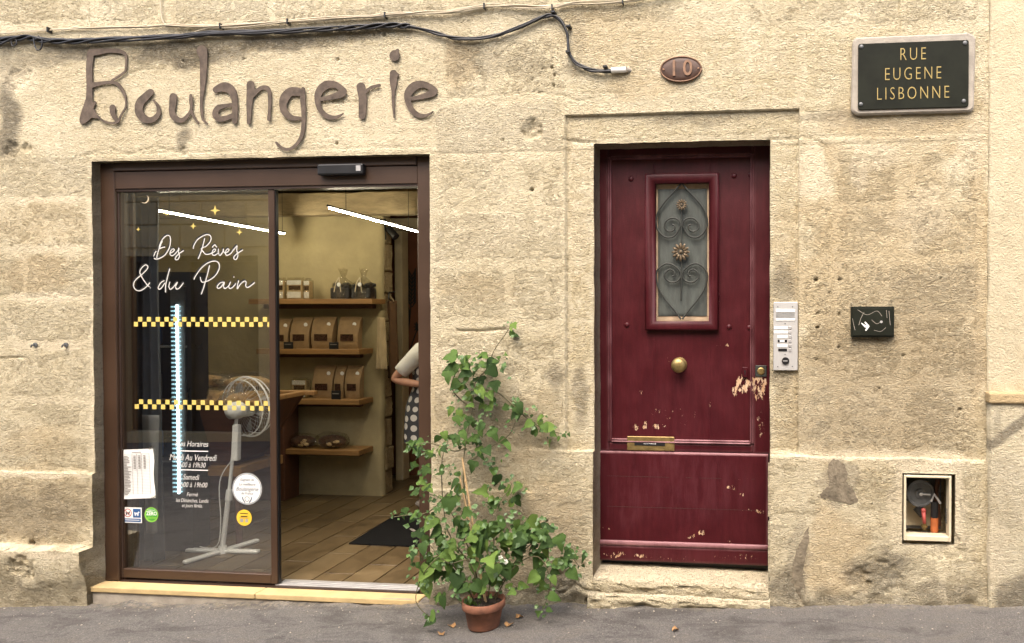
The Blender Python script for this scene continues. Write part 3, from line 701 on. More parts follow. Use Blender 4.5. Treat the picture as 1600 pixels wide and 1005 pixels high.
# right pier
for a, b, y0, y1 in ((1252, 1300, 320, 402), (1306, 1404, 236, 316), (1410, 1528, 236, 316), (1308, 1420, 322, 400), (1426, 1528, 322, 400), (1252, 1300, 408, 496), (1308, 1380, 406, 492), (1386, 1528, 406, 492),
                     (1252, 1302, 502, 594), (1308, 1410, 498, 594), (1416, 1528, 498, 594), (1252, 1304, 600, 702), (1310, 1400, 600, 702), (1406, 1528, 600, 702)):
    BLOCKS.append((a, y0, b, y1, 1.15, 'stone'))
for a, b, y0, y1, g in ((1200, 1282, 722, 806, 1.0), (1332, 1402, 726, 800, .9), (1200, 1240, 812, 900, 1.1), (1340, 1404, 806, 866, .8), (1352, 1398, 872, 946, 1.2), (1404, 1470, 862, 958, 1.3), (1476, 1532, 862, 950, .9), (1496, 1532, 730, 855, .8), (1256, 1340, 930, 968, .9), (1200, 1250, 906, 965, 1.1)):
    BLOCKS.append((a, y0, b, y1, g, 'stone'))
for x0, y0, x1, y1, g, mt in BLOCKS: stone(rect(x0, y0, x1, y1), g, mat=mt)

# wall behind the render: closes the building to light, forms the shop's inner face
def core():
    m = MB()
    T0, T1 = 0.10, 0.30
    def bx(a, b, z0, z1, t0=T0): m.box(a, b, t0, T1, z0, z1)
    bx(-9, SX0-0.006, -0.5, 5.0); bx(SX1+0.006, DX0-0.006, -0.5, 5.0); bx(DX1+0.006, NI[0]-0.03, -0.5, 5.0); bx(NI[1]+0.03, NBX, -0.5, 5.0)
    bx(NI[0]-0.03, NI[1]+0.03, -0.5, NI[2]-0.03); bx(NI[0]-0.03, NI[1]+0.03, NI[3]+0.03, 5.0); m.box(NI[0]-0.03, NI[1]+0.03, 0.225, T1, NI[2]-0.03, NI[3]+0.03)
    bx(SX0-0.006, SX1+0.006, SZ1+0.006, 5.0); bx(DX0-0.006, DX1+0.006, DZ1+0.006, 5.0); bx(SX0-0.006, SX1+0.006, -0.5, -0.08); bx(DX0-0.006, DX1+0.006, -0.5, 0.05)
    return m.build('wall_core', M['plaster'], building)
core()
m = MB().box(-9, NBX, 0.301, 6, 4.85, 4.99).box(-9, NBX, 5.8, 6.0, -0.5, 4.84).box(-9.2, -9.0, 0.301, 6, -0.5, 4.84).box(NBX-0.1, NBX-0.002, 0.301, 5.79, -0.5, 4.84)
m.build('rear_wall', M['plaster'], building)

# ------------------------------------------------------------------ door step: two rough slabs under the front door
def rough_slab(name, x0, x1, z0, z1, y0, y1, amp, seed, mat, parent, zs_fn=None):
    n = max(int((x1-x0)/0.009), 8)
    prof = []                                     # a path in (y, z): back top -> front top -> front bottom
    k1 = max(int((y1-y0)/0.012), 4); k2 = max(int((z1-z0)/0.009), 4)
    for i in range(k1): prof.append((y1+(y0-y1)*i/k1, z1, 0))
    for i in range(k2+1): prof.append((y0, z1+(z0-z1)*i/k2, i/k2))
    pr = np.array(prof); U, K = np.meshgrid(np.linspace(x0, x1, n), np.arange(len(prof)))
    Y = pr[K, 0].copy(); Z = pr[K, 1].copy(); q = pr[K, 2]; ed = np.exp(-np.hypot(Y-y0, Z-z1)/0.02)
    front = (K >= k1)
    Y = Y + ed*0.012 + front*amp*(fbm(U*7, Z*26, 4, seed) + 0.4*fbm(U*30, Z*60, 3, seed+3))
    Z = Z - ed*(0.016+0.030*np.clip(fbm(U*6, K*0.02, 4, seed+5), 0, 1)) + (~front)*0.004*fbm(U*9, Y*9, 3, seed+7) + (~front)*0.0
    if zs_fn is not None: Z = Z + zs_fn(U)*(1-q)
    I = np.arange(U.size).reshape(U.shape)
    Q = np.stack([I[:-1, :-1], I[1:, :-1], I[1:, 1:], I[:-1, 1:]], -1).reshape(-1, 4)
    A = np.zeros((U.size, 4)); A[:, 0] = (front*0.45*sstep(0.2, 1.0, q + 0.5*fbm(U*8, Z*20, 3, seed+9))).ravel(); A[:, 2] = ((~front)*0.7).ravel()  # top face coloured paler, front darker towards its foot
    return quadmesh(name, np.stack([U.ravel(), Y.ravel(), Z.ravel()], 1), Q, M[mat], parent, True, A)
step = rough_slab('door_step', PX(922), PX(1204), -0.1, DZ0-0.075, -0.085, 0.33, 0.030, 200, 'stone', building)
rough_slab('door_sill', PX(925), PX(1202), DZ0-0.09, DZ0, -0.040, 0.33, 0.026, 220, 'stone', building, lambda U: -0.012*(U-PX(925))/0.95)

# ------------------------------------------------------------------ neighbouring building on the right
nb = thing('rendered_building', (NBX+1.0, 0, 0), 'smooth cream rendered building at the right edge, butting against the stone facade', 'building')
def neighbour():
    xs = np.unique(np.concatenate([np.arange(NBX, NBX+0.5, 0.012), np.linspace(NBX+0.5, NBX+5, 20)])); capz = PZ(1570, 628); capt = PZ(1570, 613)
    zs = np.unique(np.concatenate([np.arange(-0.1, 3.6, 0.012), [-0.5, 4.2, 5.5, 6.4]]))
    X, Z = np.meshgrid(xs, zs)
    def mk(name, m, yoff, z0, z1, amp):
        zz = np.unique(np.concatenate([zs[(zs > z0) & (zs < z1)], [z0, z1]])); X, Z = np.meshgrid(xs, zz)
        edge = 0.012*fbm(X*3, Z*5, 4, 301)*(X < NBX+1e-4)
        Y = yoff + amp*fbm(X*3, Z*3, 4, 305) + 0.0012*fbm(X*30, Z*30, 2, 306)
        st = np.zeros((X.size, 4)); 
        def blob(k, px, py, rx, ry, s):
            cx, cz = P(px, py); w1 = fbm(X*8, Z*8, 4, 310).ravel()*.05
            st[:, k] = np.maximum(st[:, k], s*sstep(1.2, .7, np.hypot((X.ravel()-cx+w1)/(rx/285), (Z.ravel()-cz+w1)/(ry/285))))
        if z1 < 1.5:
            d = segdist(X + .01*fbm(X*20, Z*20, 3, 311), Z, [P(1538, 696), P(1556, 684), P(1575, 668), P(1610, 642)]).ravel()
            st[:, 0] = np.maximum(st[:, 0], 0.55*sstep(.028, .016, d)); st[:, 1] = np.maximum(st[:, 1], .5*sstep(.036, .02, d))
            blob(0, 1585, 930, 36, 40, .75); blob(0, 1558, 660, 7, 26, .35); blob(1, 1590, 940, 40, 30, .5); blob(2, 1550, 850, 16, 50, .7); blob(2, 1565, 880, 8, 50, .5); blob(1, 1570, 760, 40, 60, .25); blob(0, 1580, 850, 40, 50, .18)
        Xn = X + edge
        V = [np.stack([Xn.ravel(), Y.ravel(), Z.ravel()], 1)]; A = [st]
        nz, nx = X.shape; I = np.arange(nx*nz).reshape(nz, nx); Qs = [np.stack([I[:-1, :-1], I[:-1, 1:], I[1:, 1:], I[1:, :-1]], -1).reshape(-1, 4)]
        n = X.size
        for ids in (I[:, 0], I[-1, :]):
            b = V[0][ids].copy(); b[:, 1] = 0.25; V.append(b); A.append(st[ids]); j = np.arange(n, n+len(ids)); n += len(ids)
            q = np.stack([ids[:-1], ids[1:], j[1:], j[:-1]], 1); Qs.append(q[:, ::-1] if ids is I[:, 0] else q)
        return quadmesh(name, np.concatenate(V), np.concatenate(Qs), M[m], nb, True, np.concatenate(A))
    mk('wall', 'neighbour', -0.012, capt-0.02, 6.4, 0.004)
    mk('plinth', 'plaster', -0.060, -0.5, capz-0.001, 0.006)
    m = MB().box(NBX-0.010, NBX+5, -0.078, 0.2, capz, capt+0.004, 0.008, 2); m.build('plinth_cap', M['neighbour'], nb)
    MB().box(NBX+0.012, NBX+5, 0.1, 6, -0.5, 6.35).build('wall_core', M['neighbour'], nb)
neighbour()

# ------------------------------------------------------------------ building across the street (seen in the glass)
OY = -5.7
opp = thing('opposite_building', (-6.0, OY, 0), 'pale ashlar house across the street, seen only as a reflection in the glass', 'building')
def opposite():
    m = MB(); ox0, ox1, oz1 = -9.4, -7.30, 2.48
    for a, b, z0, z1 in ((-16, ox0, -0.8, 5.4), (ox1, 6, -0.8, 5.4), (ox0, ox1, oz1, 5.4), (ox0, ox1, -0.8, -0.12)): m.box(a, b, OY-0.5, OY, z0, z1)
    w_ = m.build('wall', M['opposite'], opp)
    proto = None; rnd = random.Random(5); zc = -0.1; row = 0
    while zc < 3.9:
        x = -10.6 - (row % 2)*0.36
        while x < -3.8:
            x1 = x + 0.70
            if not (x1 > ox0-0.02 and x < ox1+0.02 and zc < oz1):
                if proto is None:
                    o = MB().box(-0.345, 0.345, 0.0, 0.035, 0.0, 0.325, 0.012, 1).build('block', M['opposite'], None); proto = o
                else: o = proto.copy(); COL.objects.link(o)
                o.location = (x+0.35, OY-0.005, zc); o.parent = w_; o.matrix_parent_inverse = world_of(w_).inverted()
            x = x1
        zc += 0.337; row += 1
    MB().box(ox0, ox1, OY-0.22, OY-0.16, -0.12, oz1).build('dark_window', M['frame_dark'], opp)
    f = MB()
    for a, b, z0, z1 in ((ox0, ox0+.07, -.1, oz1), (ox1-.07, ox1, -.1, oz1), (ox0+.07, ox1-.07, oz1-.08, oz1), (ox0+.9, ox0+.96, -.1, oz1-.08)): f.box(a, b, OY-0.158, OY-0.10, z0, z1)
    f.build('window_frame', M['frame'], opp)
opposite()

# grey repair patches in the plinth
def patch(poly, y, seed, th=.006):
    pts = []
    for i in range(len(poly)):
        a, b = np.array(poly[i], float), np.array(poly[(i+1) % len(poly)], float); n = max(int(np.hypot(*(b-a))/2.2), 1)
        for k in range(n): q = a+(b-a)*k/n; pts.append(q)
    rnd = random.Random(seed); W = [P(q[0]+rnd.gauss(0, .9), q[1]+rnd.gauss(0, .9), y) for q in pts]; n = len(W); cx = sum(p[0] for p in W)/n; cz = sum(p[1] for p in W)/n
    V = [(x, y+.02, z) for x, z in W]+[(x, y, z) for x, z in W]
    for f in (.8, .5, .2): V += [(cx+(x-cx)*f, y-.0012+rnd.uniform(-.0006, .0006), cz+(z-cz)*f) for x, z in W]
    F = [(l*n+i, l*n+(i+1) % n, (l+1)*n+(i+1) % n, (l+1)*n+i) for l in range(4) for i in range(n)]+[tuple(range(4*n, 5*n))]
    o = pyd('cement_patch', V, F, M['patch'], building, False); o['label'] = 'rough grey cement repair in the plinth'
patch([(1296,722),(1303,718),(1313,720),(1319,726),(1325,741),(1321,752),(1330,762),(1338,772),(1340,785),(1330,789),(1314,785),(1296,780),(1282,778),(1281,772),(1290,763),(1297,755),(1294,744),(1293,733)], -.0335, 1)
patch([(1262,824),(1256,838),(1250,850),(1243,868),(1238,890),(1237,912),(1246,930),(1256,944),(1262,940),(1258,925),(1254,905),(1257,880),(1260,858),(1264,840)], -.0335, 2)

# ================================================================== THE SHOP ROOM
FZ = 0.004; CZ = 2.76; BY = 2.22; RX0 = -6.1; RX1 = -1.0; CORN = PX(597, 2.22, 700)
def room():
    fl = MB().box(RX0-0.2, RX1+0.2, 0.19, 4.0, -0.12, FZ-0.010).build('floor', simple('dark_grout', (0.07, 0.045, 0.025), 0.9), None)
    tag(fl, 'brown tiled floor of the bakery', kind='structure')
    proto = None; W, L = 0.20, 0.55; i = 0; x = -6.0
    while x < RX1:
        y = 0.20 - (i*0.37 % 0.55)
        while y < 3.9:
            y0 = max(y, 0.195)
            if proto is None or y0 != y:
                o = MB().box(-W/2+0.004, W/2-0.004, 0, L-0.008-(y0-y), -0.008, 0, 0.002).build('tile', M['tile'], None)
                if y0 == y: proto = o
            else: o = proto.copy(); COL.objects.link(o)
            o.location = (x+W/2, y0, FZ); o.parent = fl
            y += L
        x += W; i += 1
    def st(name, mat, lab, *bx):
        m = MB()
        for b in bx: m.box(*b)
        return tag(m.build(name, M[mat], None), lab, kind='structure')
    st('ceiling', 'room_wall', 'pale ceiling of the bakery', (RX0-0.2, RX1+0.2, 0.302, 4.2, CZ, CZ+0.15))
    st('wall_left', 'room_wall', 'left side wall of the bakery', (RX0-0.15, RX0, 0.302, 4.2, FZ, CZ))
    st('wall_right', 'room_wall', 'right side wall of the bakery', (RX1, RX1+0.15, 0.302, 4.2, FZ, CZ))
    st('wall_far', 'room_back', 'russet wall of the back room behind the doorway', (RX0, RX1, 3.05, 3.2, FZ, CZ))
    # shelf wall, gently uneven, with a worn plastered corner
    xs = np.arange(RX0, CORN+1e-6, 0.03); zs = np.arange(FZ, CZ, 0.03); X, Z = np.meshgrid(xs, zs)
    Y = BY + 0.010*fbm(X*2, Z*2, 3, 401) + 0.003*fbm(X*14, Z*14, 2, 402); Xo = X + (X > CORN-0.02)*0.012*fbm(X, Z*6, 3, 404)
    V = [np.stack([Xo.ravel(), Y.ravel(), Z.ravel()], 1)]; nz, nx = X.shape; I = np.arange(nx*nz).reshape(nz, nx)
    Q = [np.stack([I[:-1, :-1], I[:-1, 1:], I[1:, 1:], I[1:, :-1]], -1).reshape(-1, 4)]
    b = V[0][I[:, -1]].copy(); b[:, 1] = BY+0.06; j = np.arange(X.size, X.size+nz); V.append(b); e = I[:, -1]
    Q.append(np.stack([e[:-1], j[:-1], j[1:], e[1:]], 1))
    tag(quadmesh('wall_shelf_side', np.concatenate(V), np.concatenate(Q), M['room_wall'], None, True), 'olive limewashed wall that carries the bakery shelves', kind='structure')
room()
# rough stone pier beside the doorway, cream post, beam
pier = thing('stone_pier', (CORN-.05, 2.4, FZ), 'rough stone pier in the shop beside the doorway to the back room', 'pier')
z = FZ; k = 0
while z < CZ-0.02:
    h = random.uniform(0.18, 0.30); z1 = min(z+h, CZ-0.004)
    m = MB().box(CORN-.20, CORN-.004+random.uniform(-.012, .012), BY+.062, BY+.20+random.uniform(-.01, .01), z, z1-0.006, 0.012, 2)
    bmesh.ops.subdivide_edges(m.b, edges=m.b.edges[:], cuts=2, use_grid_fill=True)
    for v in m.b.verts: v.co += Vector((random.uniform(-1, 1), random.uniform(-1, 1), 0))*0.008
    m.build('stone', M['stone_smooth'], pier); z = z1; k += 1
pz = thing('door_post', (PX(625, 2.85), 2.88, FZ), 'cream painted wooden post standing in the doorway to the back room', 'post')
MB().box(PX(619, 2.85), PX(631, 2.85), 2.82, 2.95, FZ, CZ-0.3, 0.006).build('shaft', M['cream_wood'], pz)
MB().box(PX(612, 2.85), RX1-.02, 2.80, 2.97, CZ-0.298, CZ-0.18, 0.006).build('head', M['cream_wood'], pz)
bz0, bz1 = PZ(540, 336, 2.1), PZ(540, 302, 2.1)
bm_ = MB().box(RX0+0.01, RX1-0.01, 2.05, 2.20, bz0, bz1, 0.012, 2)
bmesh.ops.subdivide_edges(bm_.b, edges=[e for e in bm_.b.edges if e.calc_length() > 2], cuts=40)
for v in bm_.b.verts: v.co += Vector((0, random.uniform(-1, 1), random.uniform(-1, 1)))*0.005
tag(bm_.build('ceiling_beam', M['beam'], None), 'old pale timber beam across the back of the bakery under the ceiling', 'beam')

# pendant LED tubes
def pendant(p0, p1, label, wire_at):
    p0 = Vector(p0); p1 = Vector(p1); e = thing('pendant_light', (p0+p1)/2, label, 'lamp', 'linear pendant lights')
    d = (p1-p0).normalized(); up = Vector((0, 0, .015))
    h = MB(); h.tube([p0+up, p1+up], 0.008, 8); h.build('housing', M['black'], e)
    t = MB(); t.tube([p0+d*.02, p1-d*.02], 0.0042, 10); t.build('tube', M['led'], e, True)
    for s in wire_at:
        q = p0 + (p1-p0)*s + up; MB().tube([q, Vector((q.x, q.y, CZ))], 0.0022, 5).build('suspension_wire', M['black'], e)
    return e
def lerp_(a, b, t): return a + (b-a)*t
pendant(G(512, 325, 2.35), lerp_(G(512, 325, 2.35), G(651, 362, 2.35), 1.04), 'lit linear pendant lamp seen through the open doorway', (0.16, .85))
pendant(G(238, 328, 2.35), G(446, 366, 2.35), 'lit linear pendant lamp hanging behind the lettered glass', (0.1, .97))
sp = thing('spot_lamp', P3(609, 372, 2.3), 'small black spot lamp above the hanging aprons', 'lamp')
c = P3(609, 366, 2.3)
MB().cyl(c+Vector((-.01, 0, .05)), c+Vector((.07, -.02, -.03)), 0.030, 0.034, 14).build('head', M['black'], sp)
MB().cyl(c+Vector((-.055, 0, -.05)), c+Vector((-.055, 0, .14)), 0.02, None, 10).tube([c+Vector((-.055, 0, .04)), c+Vector((0, 0, .02))], .008).build('bracket', M['black'], sp)

# ------------------------------------------------------------------ shelves and goods
SHY = BY-0.006
def shelf(px1, py_top, px0, label, dep=0.24):
    zt = PZ(px1-20, py_top, BY-dep); x1 = PX(px1, BY-dep, py_top); x0 = PX(px0, BY-dep, py_top)
    e = thing('wall_shelf', ((x0+x1)/2, BY, zt), label, 'shelf', 'wooden wall shelves')
    MB().box(x0, x1, BY-dep, SHY, zt-0.045, zt, 0.003).build('board', M['oak'], e)
    MB().box(x0+.02, x1-0.09, BY-0.07, SHY, zt-0.085, zt-0.047, 0.003).build('bracket_rail', M['trough'], e)
    return zt
Z1 = shelf(581, 467, 388, 'top oak wall shelf with clear packets and black baskets')
Z2 = shelf(561, 546, 400, 'second oak wall shelf with four kraft bags')
Z3 = shelf(561, 625, 425, 'third oak wall shelf with three kraft bags beside the trough')
Z4 = shelf(561, 704, 425, 'lowest oak wall shelf with two wrapped dark loaves')
def kraft_bag(px0, px1, zt, hpx, label, dark=1.0, yf=None):
    yf = BY-0.155 if yf is None else yf
    x0, x1 = PX(px0, yf, 530), PX(px1, yf, 530); h = hpx/182.0; d = 0.085; cx = (x0+x1)/2; hw = (x1-x0)/2
    e = thing('kraft_bag', (cx, yf+d/2, zt), label, 'bag', 'kraft paper bags on the shelves')
    rows = 9; prof = []; vs = []; fs = []
    for k in range(rows+1):
        t = k/rows; dd = d*(0.5+0.5*math.sin(min(t*2.4+0.5, 2.6)))*(1-t)**0.35 if t < 1 else 0.004
        ww = hw*(0.93+0.09*t); prof.append((t, dd, ww)); yb = yf+d*0.92
        for sx, sy in ((-1, 0), (-.5, -.18), (0, -.24), (.5, -.18), (1, 0), (1, 1), (0, 1.05), (-1, 1)):
            yy = yb - dd*(1.0 if sy < .5 else 0) + (sy*dd*.5 if sy < 0 else 0) + random.uniform(-1, 1)*.002
            vs.append((cx+sx*ww*(1.0 if abs(sx) == 1 else 1)+random.uniform(-1, 1)*.0015, yy, zt+0.001+t*h))
    for k in range(rows):
        for j in range(8): fs.append((k*8+j, k*8+(j+1) % 8, (k+1)*8+(j+1) % 8, (k+1)*8+j))
    fs += [tuple(range(8))[::-1], tuple(range(rows*8, rows*8+8))]
    pyd('body', vs, fs, M['kraft'], e)
    def fy(t): 
        k = min(int(t*rows), rows-1); return min(v[1] for v in vs[k*8:(k+2)*8])-0.0025
    wy = fy(.33); MB().box(cx-hw*.62, cx+hw*.58, wy, wy+0.002, zt+h*.25, zt+h*.46).build('window', M['bean'], e)
    sy_ = fy(.78); MB().lathe((cx+hw*.52, sy_, zt+h*.77), [(0.0001, .0018), (.017, .0018), (.018, 0)], 16, 'Y').build('round_label', M['paper'], e)
    return e
kraft_bag(424, 449, Z2, 48, 'kraft paper bag leftmost on the second shelf, cut by the door edge')
kraft_bag(452, 482, Z2, 50, 'kraft paper bag second from the left on the second shelf')
kraft_bag(485, 519, Z2, 51, 'kraft paper bag third from the left on the second shelf')
kraft_bag(526, 559, Z2, 51, 'kraft paper bag rightmost on the second shelf, standing a little apart')
kraft_bag(486, 518, Z3, 52, 'widest kraft paper bag on the third shelf, next to the trough')
kraft_bag(520, 535, Z3, 52, 'narrow kraft paper bag in the middle of the third shelf')
kraft_bag(537, 561, Z3, 52, 'kraft paper bag at the right end of the third shelf')
def price_tag(px, zt, label, hpx=11, yf=None):
    yf = BY-0.225 if yf is None else yf; x = PX(px, yf, 540); e = thing('price_tag', (x, yf, zt), label, 'price tag', 'black price tags')
    MB().box(x-.042, x+.042, yf, yf+.012, zt+.001, zt+hpx/182, .002).build('card', M['black'], e)
    MB().box(x-.03, x+.03, yf-.001, yf-.0002, zt+hpx/182*.62, zt+hpx/182*.72).build('chalk_line', M['grey_print'], e)
price_tag(450, Z2, 'small black price tag between the two left kraft bags of the second shelf')
price_tag(521, Z2, 'small black price tag in front of the gap on the second shelf')
price_tag(524, Z3, 'small black price tag leaning on the narrow bag of the third shelf', 14)
def packet(px0, px1, zt, hpx, label, y=None):
    yf = BY-.16 if y is None else y; x0, x1 = PX(px0, yf, 450), PX(px1, yf, 450); h = hpx/182; e = thing('clear_packet', ((x0+x1)/2, yf, zt), label, 'packet', 'clear biscuit packets')
    w_ = x1-x0
    m = MB().box(x0+.006, x1-.006, yf+.008, yf+.07, zt+.001, zt+h*.86, .012, 2); m.build('biscuits', M['pale_filling'], e)
    MB().box(x0+w_*.2, x1-w_*.12, yf+.0045, yf+.006, zt+h*.42, zt+h*.62).build('dark_window', M['bean'], e)
    MB().box(x0+w_*.12, x1-w_*.1, yf+.0042, yf+.006, zt+h*.05, zt+h*.34).build('label', M['paper'], e)
    MB().box(x0+w_*.1, x1-w_*.08, yf+.0042, yf+.006, zt+h*.66, zt+h*.86).build('header_card', M['paper'], e)
    MB().box(x0, x1, yf, yf+.076, zt+.0005, zt+h*.9, .006).box(x0+.004, x1-.004, yf+.03, yf+.04, zt+h*.9, zt+h).build('film', M['film'], e)
packet(425, 443, Z1, 35, 'pale biscuit packet at the left end of the top shelf beside the door stile')
packet(445, 472, Z1, 35, 'widest pale biscuit packet in the middle of the top shelf')
packet(473, 483, Z1, 34, 'narrow biscuit packet at the right of the packets on the top shelf')
packet(452, 477, Z3, 33, 'dark packet with white label on the third shelf behind the trough rim')
def gift(px0, px1, zt, label, seed):
    yf = BY-.18; x0, x1 = PX(px0, yf, 450), PX(px1, yf, 450); cx = (x0+x1)/2; hw = (x1-x0)/2; rnd = random.Random(seed); e = thing('gift_basket', (cx, yf+.07, zt), label, 'basket', 'black gift baskets in clear film')
    m = MB(); m.box(cx-hw*.92, cx+hw*.92, yf, yf+.13, zt+.001, zt+.10, .012, 2)
    for k in range(16): m.ico((cx+rnd.uniform(-.85, .85)*hw, yf+rnd.uniform(.0, .12), zt+.10+rnd.uniform(0, .03)), .025, (1, 1, .9), 1, .2, k)
    m.build('basket', M['basket'], e)
    vs = []; fs = []; n = 18; prof = [(1.02, 0.002), (1.06, .09), (.9, .14), (.45, .17), (.16, .195), (.28, .225), (.42, .265)]
    for k, (s, h) in enumerate(prof):
        for j in range(n):
            a = 2*math.pi*j/n; f = 1+rnd.uniform(-.16, .16)*(k > 1)
            vs.append((cx+math.cos(a)*hw*s*f, yf+.065+math.sin(a)*.075*s*f, zt+h+rnd.uniform(-.012, .012)*(k > 3)))
    for k in range(len(prof)-1):
        for j in range(n): fs.append((k*n+j, k*n+(j+1) % n, (k+1)*n+(j+1) % n, (k+1)*n+j))
    pyd('film_wrap', vs, fs, M['film'], e)
    m = MB()
    for a in (-.5, .4): m.tube([(cx, yf-.002, zt+.19), (cx+a*.04, yf-.02, zt+.14), (cx+a*.07, yf-.022, zt+.06)], .004, 5)
    m.build('ribbon', M['cream_wood'], e)
    MB().lathe((cx+.01, yf-.024, zt+.125), [(0.0001, .002), (.017, .002), (.018, 0)], 14, 'Y').build('round_label', M['paper'], e)
gift(514, 546, Z1, 'black gift basket in clear film left of the pair on the top shelf', 3)
gift(547, 578, Z1, 'black gift basket in clear film at the right end of the top shelf', 4)
def bread(c, L, r, label, seed, dark=True, rot=0.0, cat='bread', fill=True):
    rnd = random.Random(seed); e = thing('wrapped_bread', (c[0], c[1], c[2]), label, cat, 'breads wrapped in clear film')
    Mx = Matrix.Translation(c) @ Matrix.Rotation(rot, 4, 'Z')
    m = MB().ico((0, 0, r*.82), r, (L/(2*r), .9, .8), 3, .04, seed); m.xf(Mx); m.build('loaf', M['dark_crust' if dark else 'crust'], e, True)
    if fill:
        m = MB()
        for k in range(9): m.ico((L*.18+rnd.uniform(-.3, .3)*L*.6, -r*.7+rnd.uniform(-.02, .02), r*.75+rnd.uniform(-.35, .35)*r), .018, (1.3, 1, .9), 1, .2, k)
        m.xf(Mx); m.build('topping', M['pale_filling'], e)
    vs = []; fs = []; n = 14; ks = 9
    for k in range(ks):
        t = -1+2*k/(ks-1); s = (1-abs(t)**2.6)**.5*1.12+.10
        for j in range(n):
            a = 2*math.pi*j/n; f = 1+rnd.uniform(-.12, .14)
            vs.append((t*L*.62+rnd.uniform(-.01, .01), math.cos(a)*r*s*f, max(.001, r*.85+math.sin(a)*r*.92*s*f)))
    for k in range(ks-1):
        for j in range(n): fs.append((k*n+j, k*n+(j+1) % n, (k+1)*n+(j+1) % n, (k+1)*n+j))
    o = pyd('film_bag', [Mx @ Vector(v) for v in vs], fs, M['film'], e)
bread(P3(476, 704, BY-.15)[:2]+(Z4,) if False else (PX(474, BY-.14, 700), BY-.14, Z4), .24, .065, 'wrapped dark loaf at the left of the lowest shelf', 11)
bread((PX(519, BY-.14, 700), BY-.14, Z4), .26, .072, 'wrapped dark loaf at the right of the lowest shelf', 12)

# kneading trough on legs, heaped with wrapped breads
TO = G(497, 613, 1.04)-Vector((-2.28, 1.80, 1.04)); TO.z = 0
TR = thing('kneading_trough', TO+Vector((-3.0, 1.45, FZ)), 'dark red wooden kneading trough on legs heaped with breads', 'trough')
def trough():
    zb, zt = 0.60, 1.02; bx0, bx1, by0, by1 = TO.x-3.45, TO.x-2.60, TO.y+1.28, TO.y+1.64; tx0, tx1, ty0, ty1 = TO.x-3.62, TO.x-2.38, TO.y+1.14, TO.y+1.78; th = 0.024
    def slab(a, b, c, d, n, name):
        v = [Vector(p) for p in (a, b, c, d)]; n = Vector(n)*th
        pyd(name, v+[p+n for p in v], [(0, 1, 2, 3), (7, 6, 5, 4), (0, 4, 5, 1), (1, 5, 6, 2), (2, 6, 7, 3), (3, 7, 4, 0)], M['trough'], TR)
    slab((bx0, by0, zb), (bx1, by0, zb), (tx1, ty0, zt), (tx0, ty0, zt), (0, 1, 0), 'side_board')
    slab((bx0, by1, zb), (bx1, by1, zb), (tx1, ty1, zt), (tx0, ty1, zt), (0, -1, 0), 'side_board')
    slab((bx1, by0+.03, zb), (bx1, by1-.03, zb), (tx1, ty1-.03, zt), (tx1, ty0+.03, zt), (-1, 0, 0), 'end_board')
    slab((bx0, by0+.03, zb), (bx0, by1-.03, zb), (tx0, ty1-.03, zt), (tx0, ty0+.03, zt), (1, 0, 0), 'end_board')
    MB().box(bx0+.01, bx1-.01, by0+.01, by1-.01, zb-.03, zb+.0).build('bottom_board', M['trough'], TR)
    r = MB(); r.box(tx0-.03, tx1+.10, ty0-.02, ty0+.035, zt+.001, zt+.035, .005).box(tx0-.03, tx1+.10, ty1-.035, ty1+.02, zt+.001, zt+.035, .005).box(tx0-.02, tx0+.04, ty0+.04, ty1-.04, zt+.001, zt+.034, .005).box(tx1-.03, tx1+.03, ty0+.04, ty1-.04, zt+.001, zt+.034, .005)
    r.build('rim', M['oak'], TR)
    f = MB(); f.box(bx0-.05, bx1+.10, by0-.05, by0+.01, zb-.10, zb-.032, .004).box(bx0-.05, bx1+.10, by1-.01, by1+.05, zb-.10, zb-.032, .004).box(bx1+.02, bx1+.08, by0+.012, by1-.012, zb-.098, zb-.034, .003).box(bx0-.03, bx0+.03, by0+.012, by1-.012, zb-.098, zb-.034, .003)
    f.build('stand_rail', M['oak'], TR)
    for x in (bx0-.02, bx1+.06):
        for y in (by0-.02, by1+.02): MB().cyl((x, y, FZ), (x, y, zb-.101), .022, .034, 10).build('leg', M['trough'], TR)
trough()
where = ['at the far left end of the heap', 'second from the left end of the heap', 'left of the middle of the heap', 'in the middle of the heap', 'right of the middle of the heap', 'next to the right end of the heap', 'hanging over the right end of the trough', 'on top at the left of the heap', 'on top in the middle of the heap', 'on top at the right of the heap']
for k in range(7):
    bread((TO.x-3.50+k*.172, TO.y+1.26+.10*(k % 2), 0.985), .36, .075, 'film-wrapped golden bread ' + where[k], 30+k, False, R(60+random.uniform(-25, 25)))
for k in range(3):
    bread((TO.x-3.32+k*.36, TO.y+1.44, 1.085), .34, .07, 'film-wrapped golden bread ' + where[7+k], 50+k, False, R(20+random.uniform(-30, 30)))
MB  # noqa
sk = thing('bread_rack', (TO.x-3.5, TO.y+2.0, FZ), 'dark wooden rack with stacked breads behind the trough', 'rack')
MB().box(TO.x-4.0, TO.x-3.0, BY-.26, BY-.05, FZ, 0.9, .006).build('cabinet', M['trough'], sk)
MB().box(TO.x-4.04, TO.x-2.97, BY-.28, BY-.04, .901, .93, .004).build('top', M['oak'], sk)

